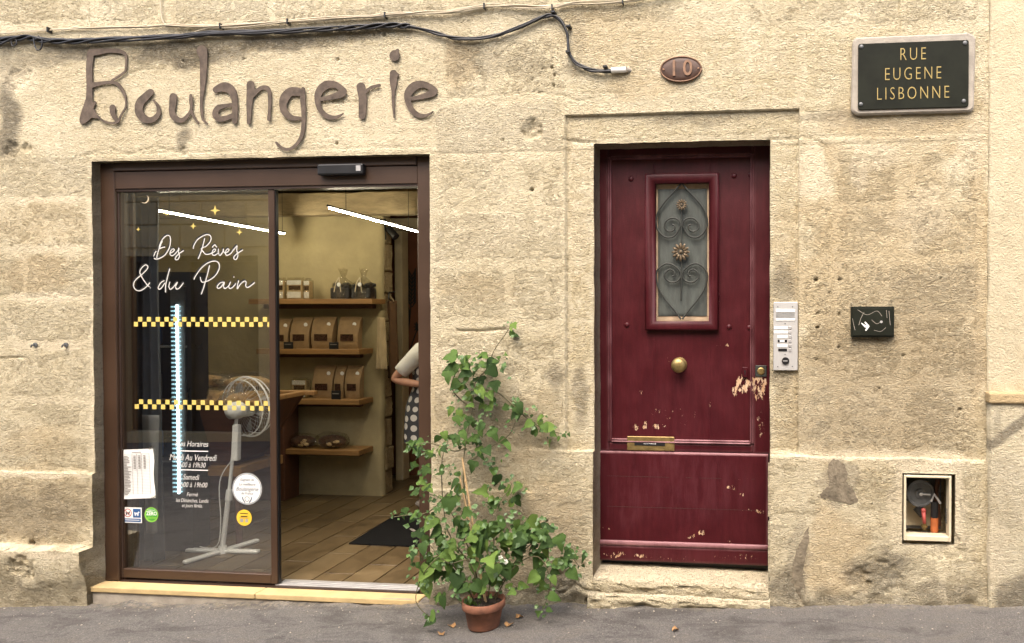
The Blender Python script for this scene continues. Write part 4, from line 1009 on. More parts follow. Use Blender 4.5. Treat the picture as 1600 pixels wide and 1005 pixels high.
# slim drinks fridge with an LED strip
FR = thing('drinks_fridge', (PX(250, .62), .70, FZ), 'tall black drinks fridge with a glowing LED strip behind the glass door', 'fridge')
fx0, fx1, fy0, fy1, fzt = PX(205, .62), PX(298, .62), 0.62, 0.78, PZ(272, 425, .62)
MB().box(fx0, fx0+.03, fy0, fy1, FZ, fzt).box(fx1-.03, fx1, fy0, fy1, FZ, fzt).box(fx0+.03, fx1-.03, fy1-.03, fy1, FZ, fzt).box(fx0+.03, fx1-.03, fy0, fy1-.03, fzt-.1, fzt).box(fx0+.03, fx1-.03, fy0, fy1-.03, FZ, .35).build('body', M['fridge'], FR)
for k in range(3): MB().box(fx0+.032, fx1-.032, fy0+.02, fy1-.032, .62+k*.4, .632+k*.4).build('shelf', M['alu'], FR)
for k in range(3): MB().box(fx0+.035, fx0+.14, fy0+.03, fy1-.04, .634+k*.4, .634+k*.4+.2, .02, 2).build('drink_carton', M['frame' if k % 2 else 'blue'], FR)
lx = PX(275, .62); lz0, lz1 = PZ(275, 772, .62), PZ(275, 476, .62)
MB().box(lx-.008, lx+.008, fy0+.004, fy0+.014, lz0, lz1, .003).build('led_strip', M['led_cool'], FR)
m = MB()
for k in range(44):
    zz = lz0+(lz1-lz0)*(k+.5)/44
    m.box(lx-.044, lx-.032, fy0+.006, fy0+.012, zz-.005, zz+.005).box(lx-.026, lx-.014, fy0+.006, fy0+.012, zz-.005, zz+.005).box(lx+.017, lx+.026, fy0+.006, fy0+.012, zz-.004, zz+.004)
m.build('led_reflector', M['led_dot'], FR)
MB().box(lx-.055, lx+.05, fy0+.016, fy0+.03, lz0-.25, lz1+.12).build('led_channel', M['meter_grey'], FR)

# curtain and pale cloth by the glass
def drape(name, x0, x1, y, z0, z1, folds, amp, mat, label, cat, taper=0.0, n=60, seed=0):
    U, K = np.meshgrid(np.linspace(0, 1, n), np.linspace(0, 1, 26))
    cx = (x0+x1)/2; X = cx+(x0-cx+U*(x1-x0))*(1-taper*(1-K)); Z = z0+(z1-z0)*K
    Y = y+amp*np.sin(U*folds*2*math.pi+1.2*fbm(U*3, K*2, 2, seed)+K*.8)*(1-.3*K)+.4*amp*fbm(U*6, K*3, 3, seed+1)
    I = np.arange(U.size).reshape(U.shape); Q = np.stack([I[:-1, :-1], I[:-1, 1:], I[1:, 1:], I[1:, :-1]], -1).reshape(-1, 4)
    o = quadmesh(name, np.stack([X.ravel(), Y.ravel(), Z.ravel()], 1), Q, M[mat], None, True)
    md = o.modifiers.new('thick', 'SOLIDIFY'); md.thickness = .003
    return tag(o, label, cat)
drape('curtain', PX(176, .36), PX(250, .36), .36, .03, 2.42, 5.5, .026, 'curtain', 'slate grey floor length curtain at the left behind the glass', 'curtain', seed=3)
drape('pale_cloth', PX(219, .30), PX(246, .30), .30, .23, 1.0, 1.2, .008, 'pale_cloth', 'pale grey tapering cloth hanging below the price list behind the glass', 'cloth', taper=.45, n=16, seed=5)

# pedestal fan
FB = G(348, 864, FZ)
FN = thing('pedestal_fan', FB, 'white pedestal fan with a cross base behind the glass', 'fan')
def fan():
    b = FB.copy()
    for k, a in enumerate((-6, 64, 174, 244)):
        m = MB().box(.025, .26, -.022, .022, .004, .026, .006).xf(Matrix.Translation(b) @ Matrix.Rotation(R(a+8), 4, 'Z')); m.build('foot', M['white'], FN)
    top = P3(370, 652, FB.y+.02); mid = b.lerp(top, .42)
    MB().cyl(b+Vector((0, 0, .0)), b+Vector((0, 0, .05)), .035, .024, 16).build('hub', M['white'], FN)
    MB().cyl(b+Vector((0, 0, .05)), mid, .016, None, 12).build('lower_pole', M['white'], FN)
    MB().cyl(mid-Vector((0, 0, .03)), mid+(top-mid)*.08, .023, .019, 12).build('collar', M['white'], FN)
    MB().cyl(mid+(top-mid)*.08, top, .011, None, 12).build('upper_pole', M['white'], FN)
    h = MB().box(-.022, .022, -.02, .02, -.30, -.05, .008, 2).xf(Matrix.Translation(top)); 
    for v in h.b.verts:
        if v.co.z < top.z-.2: v.co.x = top.x-.010+(v.co.x-top.x)*1.15
    h.build('control_column', M['white'], FN)
    n = Vector((.26, .95, .06)).normalized(); c = top+Vector((0, 0, .05))
    MB().sph(c+n*.0, .07, (1.1, 1.0, .85)).cyl(c-n*.05, c+n*.10, .055, .06, 18).build('motor_housing', M['white'], FN, True)
    MB().box(-.03, .03, -.03, .03, -.06, -.0, .01).xf(Matrix.Translation(c)).build('neck', M['white'], FN)
    gc = c+n*.12+Vector((-.035, 0, 0)); u = n.cross(Vector((0, 0, 1))).normalized(); v = u.cross(n); g = MB(); Rg = .212
    for off, rr in ((-.045, .93), (0, 1.0), (.045, .93)): g.tube([gc+n*off+(u*math.cos(a)+v*math.sin(a))*Rg*rr for a in [2*math.pi*k/40 for k in range(41)]], .004 if off else .0065, 5)
    for k in range(36):
        a = 2*math.pi*k/36; d = u*math.cos(a)+v*math.sin(a)
        for s in (-1, 1): g.tube([gc+n*s*.075+d*.045, gc+n*s*.068+d*Rg*.6, gc+n*s*.045+d*Rg*.93, gc+d*Rg], .0009, 3)
    g.lathe((0, 0, 0), [(.0001, 0), (.05, 0), (.05, .006), (.0001, .006)], 16) if False else None
    g.build('guard', M['white'], FN)
    bl = MB().cyl(gc-n*.03, gc+n*.03, .035, None, 14)
    for k in range(3):
        a0 = 2*math.pi*k/3; vs = []; 
        for r_, w0, w1 in ((.03, -.25, .25), (.10, -.45, .5), (.165, -.4, .55), (.18, -.2, .4)):
            for q, s in ((a0+w0, -.018), (a0+w1, .018)): vs.append(gc+n*s+(u*math.cos(q)+v*math.sin(q))*r_)
        bl.raw(vs, [(0, 1, 3, 2), (2, 3, 5, 4), (4, 5, 7, 6)])
    bl.build('blades', M['alu'], FN)
    MB().tube(spline([tuple(top+Vector((-.03, -.02, -.3))), tuple(mid+Vector((-.05, -.02, .1))), tuple(mid+Vector((-.045, -.02, -.2))), tuple(b+Vector((-.03, -.03, .05))), tuple(b+Vector((-.3, .1, .01)))]), .0035, 5).build('power_cord', M['white'], FN)
fan()

# doormat
m0, m1 = G(545, 851, FZ), G(618, 806, FZ); MO = m0-Vector((-1.73, 1.03, 0))
mt_ = thing('doormat', (m0.x+.5, m0.y+.4, FZ), 'black doormat with a grey swirl on the bakery floor', 'doormat')
mc = [(m0.x, m0.y), (m0.x+1.0, m0.y-.02), (m1.x+1.0, m1.y), (m1.x, m1.y)]
pyd('mat', [(x, y, FZ+.001) for x, y in mc]+[(x, y, FZ+.010) for x, y in mc], [(3, 2, 1, 0), (4, 5, 6, 7), (0, 1, 5, 4), (1, 2, 6, 5), (2, 3, 7, 6), (3, 0, 4, 7)], M['mat'], mt_)
def flat(strokes, z):
    v, f = stroke_mesh(strokes, .006, 0, 1); n = len(v)//2; k = [q for q in f if all(i < n for i in q)]
    return [(x, zz, z) for x, _, zz in v[:n]], k
sw = [spline([(-1.50, 1.45, .012), (-1.38, 1.36, .014), (-1.24, 1.42, .012), (-1.22, 1.55, .012), (-1.34, 1.60, .012), (-1.42, 1.54, .010)]), spline([(-1.44, 1.66, .010), (-1.33, 1.72, .012), (-1.20, 1.68, .010)]), spline([(-1.12, 1.40, .010), (-1.02, 1.5, .012), (-1.1, 1.62, .010)])]
sw = [[(x+MO.x+.05, y+MO.y-.05, r) for x, y, r in s_] for s_ in sw]; v, f = flat(sw, FZ+.0125); pyd('swirl', v, f, M['grey_print'], mt_)

# hanging aprons, wall drawing
drape('cream_apron', PX(589, 2.12), PX(602, 2.12), 2.12, PZ(595, 578, 2.12), PZ(595, 496, 2.12), 1.5, .012, 'apron_cream', 'cream cloth hanging at the left of the brown apron', 'apron', taper=-.3, n=20, seed=8)
ap = thing('brown_apron', P3(608, 450, 2.3), 'long brown apron hanging from a hook on the stone pier', 'apron')
o = drape('cloth', PX(600, 2.3), PX(617, 2.3), 2.34, PZ(608, 592, 2.3), PZ(608, 470, 2.3), 1.6, .02, 'apron_brown', None, None, taper=-.5, n=24, seed=9); adopt(o, ap)
hk = P3(608, 466, 2.3); MB().tube([hk+Vector((0, .1, .06)), hk+Vector((0, .0, .05)), hk+Vector((0, -.01, 0)), hk+Vector((0, .03, -.02))], .006).build('hook', M['black'], ap)
MB().tube(spline([tuple(hk+Vector((-.03, .03, -.03))), tuple(hk+Vector((0, .01, .02))), tuple(hk+Vector((.03, .03, -.03)))]), .005).build('strap', M['apron_cream'], ap)
wd = []; YW = 3.047
def q(px, py, r): x, z = P(px, py, YW); return (x, z, r)
for pts in ([(634, 610), (636, 540), (641, 490), (644, 440), (643, 432)], [(636, 560), (643, 540), (650, 520), (656, 512)], [(635, 520), (639, 490), (638, 480)], [(636, 590), (642, 570), (650, 560)], [(660, 600), (666, 520), (672, 450)]):
    wd.append(spline([q(a, b, .006) for a, b in pts]))
for k in range(9):
    for s in (-1, 1): wd.append([q(643.5+.4*k*.1, 432+k*6, .004), q(643.5+s*5, 424+k*6, .010), q(643+s*6, 419+k*6, .003)])
for a in range(0, 360, 45): wd.append([q(651, 511, .004), q(651+4*math.cos(R(a)), 511+7*math.sin(R(a)), .007)])
v, f = stroke_mesh(wd, .005, YW, YW+.002)
pa = pyd('wall_drawing', v, f, M['black_vinyl'], None); tag(pa, 'black wheat ear drawing on the russet wall behind the baker', 'drawing')

# ================================================================== SHOP FRONT
YF = 0.065                                            # face of the brown frame
shop = bpy.data.objects.new('shop_front', None); COL.objects.link(shop); shop.location = ((SX0+SX1)/2, YF, 0); adopt(shop, building); shop.location = ((SX0+SX1)/2, YF, 0)
shop['label'] = 'brown aluminium sliding shop front of the bakery'
hz0 = PZ(420, 291, YF)
jx = PX(181, YF)
MB().box(SX0-.03, jx, YF, .16, .002, SZ1-.002, .004).build('jamb', M['frame'], shop)
MB().box(jx+.001, jx+.012, YF+.03, .16, .002, hz0-.002).build('jamb_lip', M['frame'], shop)
MB().box(PX(653, YF), SX1+.03, YF, .16, .002, SZ1-.002, .004).build('jamb', M['frame'], shop)
hm = PZ(420, 263, YF)
MB().box(jx, PX(653, YF), YF-.008, .16, hm+.001, SZ1+.01, .004).build('header', M['frame'], shop)
MB().box(jx, PX(653, YF), YF+.004, .16, hz0, hm-.001, .003).build('header', M['frame'], shop)
MB().box(jx, PX(653, YF), YF+.012, .15, hz0-.014, hz0-.001).build('header_track', M['frame_dark'], shop)
# threshold with aluminium tracks
for k, (a, b) in enumerate(((.092, .112), (.122, .142), (.152, .19))): MB().box(PX(428, .1), PX(652, .1), a, b, .004, .012-.002*k, .001).build('track', M['alu'], shop)
MB().box(jx, PX(652, .1), .07, .19, -.05, .0035).build('track_bed', M['frame_dark'], shop)
# sliding leaf
leaf = bpy.data.objects.new('sliding_door', None); COL.objects.link(leaf); leaf.location = (PX(300), .09, 0); adopt(leaf, building); leaf.location = (PX(300), .09, 0)
leaf['label'] = 'glazed sliding door leaf with white script lettering, pushed to the left'
YL = .085; lx0, lx1 = PX(182, YL), PX(430, YL); gz0, gz1 = PZ(300, 893, YL), PZ(300, 297, YL); gx0, gx1 = PX(187.5, YL), PX(420, YL); lz0, lz1 = .016, hz0-.015
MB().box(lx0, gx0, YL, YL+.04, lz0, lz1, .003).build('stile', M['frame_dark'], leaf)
MB().box(gx1, lx1, YL, YL+.04, lz0, lz1, .003).build('stile', M['frame'], leaf)
MB().box(gx0+.0005, gx1-.0005, YL+.001, YL+.039, lz0, gz0, .003).build('bottom_rail', M['frame'], leaf)
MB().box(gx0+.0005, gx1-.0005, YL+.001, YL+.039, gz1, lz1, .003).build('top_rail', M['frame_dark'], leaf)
YG = YL+.016
MB().box(gx0-.004, gx1+.004, YG, YG+.006, gz0-.004, gz1+.004).build('pane', M['glass'], leaf)
MB().box(lx1+.0005, lx1+.006, YL+.008, YL+.03, lz0, lz1).build('brush_seal', M['black'], leaf)
# fixed rear stile behind the glass
MB().box(PX(203, .17), PX(211, .17), .163, .186, .02, hz0, .003).build('fixed_stile', M['frame'], shop)
# radar sensor
sn = thing('door_sensor', P3(536, 266, YF), 'black radar sensor on the brown header above the open doorway', 'sensor')
x0, x1, z0, z1 = rect(501, 257, 572, 275, YF)
m = MB().box(x0, x1, YF-.038, YF+.003, z0, z1-.002, .010, 2); m.build('case', M['black'], sn)
MB().box(x1-.040, x1-.012, YF-.041, YF-.0385, z0+.020, z1-.016).build('lens', M['alu'], sn)
# sill slabs
def sill(px0, px1, name):
    x0, x1 = PX(px0, -.03), PX(px1, -.03)
    return MB().box(x0, x1, -.035, .0695, -.032, .0, .005, 2).build(name, M['sill'], building)
sill(128, 394.5, 'sill_slab'); s2 = sill(395.5, 652, 'sill_slab')
MB().box(PX(140), PX(655), -.022, .07, -.30, -.0335).build('sill_base', M['cement'], building)
for a, b, c, d in ((446, 933, 476, 935.5), (430, 938, 468, 940.5), (580, 936, 640, 944), (490, 935, 520, 937), (600, 946, 630, 947.5)):
    p = [CAM+ray(u, v)*((.0-CAM.z)/ray(u, v).z) for u, v in ((a, b), (c, b), (c, d), (a, d))]
    pyd('sill_mark', [(q.x, max(-.030, min(q.y, .066)), .0022) for q in p], [(0, 1, 2, 3)], M['cement'], s2)

# ---------------- vinyl on the glass
YV = YG-.0012
def gp(px, py): return P(px, py, YV)
S1 = 1/7.2727
def script(strokes, r, off=(0, 0), y=YV):
    out = []
    for s in strokes:
        pts = [(*gp(190+(a+off[0])*S1, 360+(b+off[1])*S1), r) for a, b in s]
        out.append(spline(pts, 5) if len(pts) > 2 else pts)
    return stroke_mesh(out, .0016, y, y+.0004)
TXT = [
 [(428,190),(445,140),(480,85),(520,58),(550,72),(556,130),(538,210),(492,280),(440,315),(392,328),(372,318)], [(462,125),(428,205),(408,270),(400,310)], [(432,208),(462,196),(492,190)], [(366,292),(376,262),(392,240)],
 [(548,262),(585,242),(600,222),(585,212),(560,232),(550,268),(568,288),(598,276),(640,232)], [(640,232),(652,204),(648,245),(658,290),(640,330),(612,332),(616,304),(650,268),(704,232)],
 [(818,205),(822,172),(862,108),(922,66),(980,48),(1014,72),(1010,122),(965,178),(908,206),(925,240),(956,272),(1004,268),(1030,252)], [(945,92),(928,160),(905,240),(872,322)],
 [(1022,262),(1058,240),(1070,220),(1052,214),(1032,240),(1034,276),(1058,284),(1092,262)], [(1032,192),(1058,166),(1080,190)], [(1100,214),(1102,262),(1122,284),(1150,244),(1156,214),(1158,240),(1176,262)],
 [(1176,262),(1210,240),(1220,218),(1204,212),(1184,236),(1182,272),(1204,284),(1244,260)], [(1244,260),(1290,200),(1312,178),(1308,225),(1322,284),(1302,330),(1276,322),(1282,294),(1316,262),(1374,226)],
 [(318,598),(282,642),(214,686),(162,676),(136,626),(156,568),(230,502),(286,446),(298,410),(270,394),(228,428),(208,478),(238,545),(284,612),(312,640)], [(326,654)],
 [(484,572),(446,596),(418,644),(424,670),(452,656),(492,600)], [(546,440),(520,540),(502,620),(500,700)], [(548,592),(538,640),(552,670),(584,650),(626,596)], [(634,592),(614,640),(628,668),(660,652),(702,598)],
 [(824,556),(842,518),(900,436),(978,372),(1058,350),(1104,374),(1108,438),(1064,516),(994,568),(920,590),(900,560),(896,536)], [(1000,402),(968,530),(930,660),(906,724)],
 [(1156,590),(1118,600),(1088,636),(1096,660),(1130,644),(1168,592),(1158,634),(1176,662),(1216,632)], [(1238,590),(1218,636),(1232,662),(1264,646),(1296,608)], [(1276,532)], [(1330,574),(1318,620),(1316,664),(1352,610),(1396,578),(1416,590),(1410,630),(1432,650),(1476,624),(1510,596)]]
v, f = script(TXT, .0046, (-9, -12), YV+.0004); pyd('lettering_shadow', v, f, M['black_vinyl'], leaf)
v, f = script(TXT, .0031, (0, 0), YV-.0002); pyd('lettering', v, f, M['script_vinyl'], leaf)
def flatplate(name, pts, mat, y, parent, th=.0004):
    n = len(pts); return pyd(name, [(x, y, z) for x, z in pts]+[(x, y+th, z) for x, z in pts], [tuple(range(n))]+[tuple(range(n, 2*n))[::-1]]+[(i, i+n, (i+1) % n+n, (i+1) % n) for i in range(n)], mat, parent)
for (sx_, sy_, r_) in ((336, 329, 8), (302, 353.5, 5.5), (260, 334, 4.5), (216, 358.5, 3.5), (374, 363, 5.5)):
    pts = []
    for k in range(8):
        rr = r_ if k % 2 == 0 else r_*.30; a = math.pi/2+k*math.pi/4; pts.append(gp(sx_+rr*math.cos(a), sy_-rr*math.sin(a)))
    flatplate('star', pts, M['yellow_vinyl'], YV, leaf)
pts = [gp(226+7*math.cos(a), 311-7*math.sin(a)) for a in np.linspace(-2.2, 1.6, 14)]+[gp(224.4+6.6*math.cos(a), 310.2-6.6*math.sin(a)) for a in np.linspace(1.5, -2.1, 14)]
flatplate('moon', pts, M['cream_wood'], YV, leaf)
for yc in (503, 633):
    m = MB(); zc = PZ(315, yc, YV); sq = .0295; n = 0; x = gx0+(PX(209, YV)-gx0)
    while x < gx1-.004:
        x1 = min(x+sq*.94, gx1-.003)
        if n % 2 == 0: m.box(x, x1, YV, YV+.0004, zc-sq, zc-.001)
        else: m.box(x, x1, YV, YV+.0004, zc+.001, zc+sq)
        x += sq; n += 1
    m.build('checker_band', M['yellow_vinyl'], leaf)
for body, py, h, pxc, sx in (('Nos Horaires', 694, 9.5, 299, .80), ('Mardi Au Vendredi', 715.5, 10.5, 301, .74), ('8h00 à 19h30', 727, 8.5, 298, .80), ('Samedi', 746, 9, 298, .80), ('8h00 à 19h00', 758, 8.5, 300, .82), ('Fermé', 773, 6.5, 300, .85), ('les Dimanches, Lundis', 782.5, 6.5, 300, .72), ('et jours fériés.', 790.5, 6, 300, .76)):
    x, z = gp(pxc, py); link('hours_line', text_mesh(body, h/268, x, z, YV, sx, .28, .0002, bold=0.0002), M['script_vinyl'], leaf)
for py in (704.5, 734):
    a, b = gp(278, py), gp(325, py); MB().box(a[0], b[0], YV, YV+.0004, a[1]-.0028, a[1]+.0028).build('hours_rule', M['white_vinyl'], leaf)

def disc(cx, cz, r, y, mat, name, parent, n=40, th=.0004):
    return flatplate(name, [(cx+r*math.cos(2*math.pi*k/n), cz+r*math.sin(2*math.pi*k/n)) for k in range(n)], mat, y, parent, th)
def ring(cx, cz, r0, r1, y, mat, name, parent, n=40):
    vs = []; fs = []
    for k in range(n):
        a = 2*math.pi*k/n
        for r_ in (r0, r1): vs.append((cx+r_*math.cos(a), y, cz+r_*math.sin(a)))
    for k in range(n): j = (k+1) % n; fs.append((2*k, 2*k+1, 2*j+1, 2*j))
    return pyd(name, vs, fs, mat, parent)
k_ = 1/268
# round white award sticker
cx, cz = gp(386, 764); e = thing('round_sticker', (cx, YV, cz), 'round white bakery award sticker with navy script on the glass', 'sticker')
disc(cx, cz, 26*k_, YV, M['white_vinyl'], 'disc', e); ring(cx, cz, 24*k_, 24.8*k_, YV-.0006, M['navy_print'], 'ring', e); ring(cx, cz, 25.3*k_, 25.6*k_, YV-.0006, M['navy_print'], 'ring', e)
ms = [text_mesh(b, h*k_, cx, cz+dz*k_, YV-.0007, .85, .3, .0001) for b, h, dz in (('Gagnant de', 4.5, 15), ('La meilleure', 5, 7.5), ('Boulangerie', 7, -.5), ('de France', 4.5, -7.5))]
link('script', join_meshes(ms), M['navy_print'], e)
st_ = [[(cx+(-8+a)*k_, cz-(14+b)*k_, .9*k_) for a, b in ((0, 0), (1, 4), (4, 8))], [(cx+(8-a)*k_, cz-(14+b)*k_, .9*k_) for a, b in ((0, 0), (1, 4), (4, 8))], [(cx+a*k_, cz-b*k_, .4*k_) for a, b in ((-4, 15), (-3, 19), (0, 21), (3, 19), (4, 15), (2, 13), (-2, 13), (-4, 15))]]
v, f = stroke_mesh(st_, .0012, YV-.0008, YV-.0006); pyd('emblem', v, f, M['navy_print'], e)
# yellow sticker
cx, cz = gp(381.5, 809); e = thing('yellow_sticker', (cx, YV, cz), 'small round yellow sticker below the award sticker', 'sticker')
disc(cx, cz, 13.2*k_, YV, M['yellow_print'], 'disc', e)
m = MB(); b_ = lambda a, b, c, d: m.box(cx+a*k_, cx+c*k_, YV-.0008, YV-.0006, cz-d*k_, cz-b*k_)
b_(-7, -7.5, 7, -6.3); b_(-6, -3, 6, -1.2); b_(-9, .2, 9, .7); m.build('print', M['frame'], e)
m = MB(); b_(-7, 2, -1.5, 7.5); b_(2, 2, 7, 7.5); m.build('print_box', M['alu'], e)
# green ZERO dechet sticker
cx, cz = gp(236.5, 804.5); e = thing('green_sticker', (cx, YV, cz), 'round green zero waste sticker at the lower left of the glass', 'sticker')
disc(cx, cz, 12.4*k_, YV, M['lime_print'], 'rim', e); disc(cx+.6*k_, cz+.6*k_, 10.4*k_, YV-.0008, M['green_print'], 'disc', e)
link('lettering', join_meshes([text_mesh('ZÉRO', 6.3*k_, cx+.8*k_, cz+2*k_, YV-.0012, .86, 0, .0001, bold=.0007), text_mesh('commerçant', 2.4*k_, cx, cz+8*k_, YV-.0012, .8, 0, .0001)]), M['white_vinyl'], e)
link('lettering', text_mesh('déchet', 5*k_, cx+1.2*k_, cz-4.6*k_, YV-.0012, .9, 0, .0001, bold=.0003), M['lime_print'], e)
# dog notice
x0, x1, z0, z1 = rect(192, 793, 221.5, 817, YV); e = thing('dog_notice', ((x0+x1)/2, YV, z0), 'small white and blue dog notice sticker left of the green sticker', 'sticker')
MB().box(x0, x1, YV, YV+.0004, z0, z1).build('card', M['white_vinyl'], e)
W_ = x1-x0; H_ = z1-z0
MB().box(x0+W_*.54, x1-W_*.05, YV-.0006, YV-.0004, z0+H_*.34, z1-H_*.08).box(x0+W_*.05, x1-W_*.05, YV-.0006, YV-.0004, z0+H_*.06, z0+H_*.28).build('blue_field', M['blue'], e)
def dog(cx, cz, s, mat, name):
    st_ = [[(cx-.5*s, cz, .22*s), (cx+.4*s, cz, .2*s)], [(cx-.5*s, cz, .12*s), (cx-.55*s, cz-.6*s, .09*s)], [(cx-.3*s, cz, .12*s), (cx-.3*s, cz-.6*s, .09*s)], [(cx+.25*s, cz, .12*s), (cx+.2*s, cz-.6*s, .09*s)], [(cx+.42*s, cz, .12*s), (cx+.48*s, cz-.6*s, .09*s)],
           [(cx+.4*s, cz+.05*s, .18*s), (cx+.6*s, cz+.4*s, .17*s)], [(cx+.6*s, cz+.38*s, .14*s), (cx+.85*s, cz+.3*s, .08*s)], [(cx-.5*s, cz, .08*s), (cx-.8*s, cz+.35*s, .05*s)]]
    v, f = stroke_mesh(st_, .0011, YV-.0009, YV-.0007); pyd(name, v, f, mat, e)
dog(x0+W_*.27, z0+H_*.63, W_*.15, M['black_vinyl'], 'dog_figure'); dog(x0+W_*.74, z0+H_*.62, W_*.17, M['white_vinyl'], 'dog_figure')
ring(x0+W_*.27, z0+H_*.64, W_*.17, W_*.205, YV-.001, M['red_print'], 'red_ring', e); ln = [[(x0+W_*.15, z0+H_*.8, .0016), (x0+W_*.39, z0+H_*.48, .0016)]]; v, f = stroke_mesh(ln, .001, YV-.0012, YV-.0011); pyd('red_bar', v, f, M['red_print'], e)
MB().box(x0+W_*.12, x1-W_*.12, YV-.0008, YV-.00065, z0+H_*.16, z0+H_*.2).build('print_line', M['white_vinyl'], e)
# taped price list
c4 = [gp(188.5, 703), gp(239.5, 701), gp(243, 778), gp(190.5, 780)]
e = thing('price_list', (*(gp(216, 780)[0], YV, gp(216, 780)[1]),), 'white printed price list taped inside the glass with four tape strips', 'notice')
def bil(u, v): 
    a = np.array(c4[0])*(1-u)+np.array(c4[1])*u; b = np.array(c4[3])*(1-u)+np.array(c4[2])*u; return a*(1-v)+b*v
vs = []; N = 9
for j in range(N):
    for i in range(N):
        p = bil(i/(N-1), j/(N-1)); p[0] += .004*math.sin(j*1.1)*(i/(N-1)); vs.append((p[0], YV-.0022-.0018*math.sin(j*.9+i*.3), p[1]))
pyd('sheet', vs, [(j*N+i, j*N+i+1, (j+1)*N+i+1, (j+1)*N+i) for j in range(N-1) for i in range(N-1)], M['paper'], e, True)
m = MB()
def bar(u0, u1, v0, v1):
    a, b, c, d = bil(u0, v0), bil(u1, v0), bil(u1, v1), bil(u0, v1); y = YV-.0052; m.raw([(q[0], y, q[1]) for q in (a, b, c, d)], [(0, 1, 2, 3)])
for k in range(26): bar(.10, .88, .12+k*.031, .1225+k*.031)
for u in (.10, .36, .50, .64, .88): bar(u, u+.008, .09, .91)
bar(.1, .88, .09, .094); bar(.36, .64, .055, .068)
rnd = random.Random(3)
for k in range(26):
    bar(.115, .115+rnd.uniform(.08, .22), .128+k*.031, .141+k*.031)
    if k < 9:
        for u in (.40, .54, .70): bar(u, u+.07, .128+k*.031, .142+k*.031)
m.build('print', M['grey_print'], e)
tapes = MB()
for a, b in ((191, 700), (237, 699), (194, 783), (241, 777)):
    x, z = gp(a, b); tapes.box(-.016, .016, -.0003, .0003, -.007, .007).b.verts.ensure_lookup_table()
    M4 = Matrix.Translation((x, YV-.006, z)) @ Matrix.Rotation(R(40 if a < 200 else -35), 4, 'Y'); bmesh.ops.transform(tapes.b, matrix=M4, verts=tapes.b.verts[-8:])
tapes.build('tape', M['film'], e)

# ================================================================== FRONT DOOR
YD = 0.175
door = bpy.data.objects.new('front_door', None); COL.objects.link(door); door.location = ((DX0+DX1)/2, YD, DZ0); adopt(door, building); door.location = ((DX0+DX1)/2, YD, DZ0)
door['label'] = 'worn burgundy panelled wooden front door with an iron grille window'
PEEL = [(1160, 600, 16, 18, 1.0), (1186, 602, 14, 26, 1.0), (1150, 612, 8, 14, .7), (994, 666, 8, 8, .9), (1008, 664, 4, 10, .9), (1028, 668, 14, 6, .9), (1001, 614, 5, 5, .7), (1110, 632, 4, 6, .8), (1060, 652, 60, 20, .35), (1143, 762, 8, 5, .8), (1160, 772, 6, 5, .7), (1095, 832, 8, 7, .9), (1080, 838, 10, 4, .8),
        (1188, 800, 10, 5, .9), (1170, 798, 20, 3, .7), (960, 866, 22, 6, .9), (1000, 868, 14, 6, .9), (1150, 870, 40, 6, .6), (1050, 872, 50, 6, .5), (1160, 750, 10, 4, .6), (1140, 846, 5, 4, .7), (950, 826, 20, 3, .5), (1130, 540, 14, 4, .6), (1060, 560, 30, 10, .35), (1190, 660, 8, 30, .6), (1020, 692, 80, 5, .35), (1120, 470, 8, 10, .4)]
RUB = [(1066, 760, 120, 60, .9), (980, 780, 40, 50, .9), (960, 720, 30, 40, .6), (1066, 640, 110, 60, .30), (945, 600, 14, 220, .35), (1066, 868, 120, 14, .6), (1066, 512, 60, 8, .6), (1066, 690, 120, 6, .8), (1014, 400, 6, 120, .5), (1118, 400, 6, 120, .5)]
def dstain(X, Z, pale=0.0):
    out = np.zeros((X.size, 4)); x = X.ravel(); z = Z.ravel(); wx = fbm(x*18, z*18, 3, 501)*.012; wz = fbm(x*18, z*18, 3, 502)*.012
    for k, L in ((0, PEEL), (1, RUB)):
        for a, b, rx, ry, s in L:
            cx, cz = P(a, b, YD); qd = np.hypot((x-cx+wx)/(rx/270), (z-cz+wz)/(ry/270)); out[:, k] = np.maximum(out[:, k], s*sstep(1.2, .6, qd))
    out[:, 1] = np.maximum(out[:, 1], pale); return out
def board(name, r, yf, yb, parent, bev=.004, step=.011, pale=0.0, warp=.0015, mat='burgundy', attr=True, wear_highlight=.35):
    """wooden piece with an eased edge and a slightly uneven face"""
    x0, x1, z0, z1 = r; nx = max(int((x1-x0)/step), 2); nz = max(int((z1-z0)/step), 2)
    xs = np.concatenate([[x0, x0], np.linspace(x0+bev, x1-bev, nx), [x1, x1]]); zs = np.concatenate([[z0, z0], np.linspace(z0+bev, z1-bev, nz), [z1, z1]])
    X, Z = np.meshgrid(xs, zs); ix, iz = np.meshgrid(np.arange(len(xs)), np.arange(len(zs)))
    lay = np.minimum(np.minimum(ix, len(xs)-1-ix), np.minimum(iz, len(zs)-1-iz))
    Y = np.where(lay == 0, yb, np.where(lay == 1, yf+bev*.8, yf + warp*fbm(X*6, Z*2.5, 3, 511)))
    I = np.arange(X.size).reshape(X.shape); Q = np.stack([I[:-1, :-1], I[:-1, 1:], I[1:, 1:], I[1:, :-1]], -1).reshape(-1, 4)
    A = None
    if attr:
        A = dstain(X, Z, pale); A[:, 2] = ((lay == 1) | (lay == 2)).ravel()*wear_highlight*(0.5+0.9*np.clip(fbm(X*11, Z*11, 3, 533).ravel()+.4, 0, 1))*np.where(Z.ravel() > z1-bev*1.5, 1.4, .7)  # rubbed edges and their highlight painted pale, stronger along the top
    return quadmesh(name, np.stack([X.ravel(), Y.ravel(), Z.ravel()], 1), Q, M[mat], parent, False, A)
dr = lambda a, b, c, d: rect(a, b, c, d, YD)
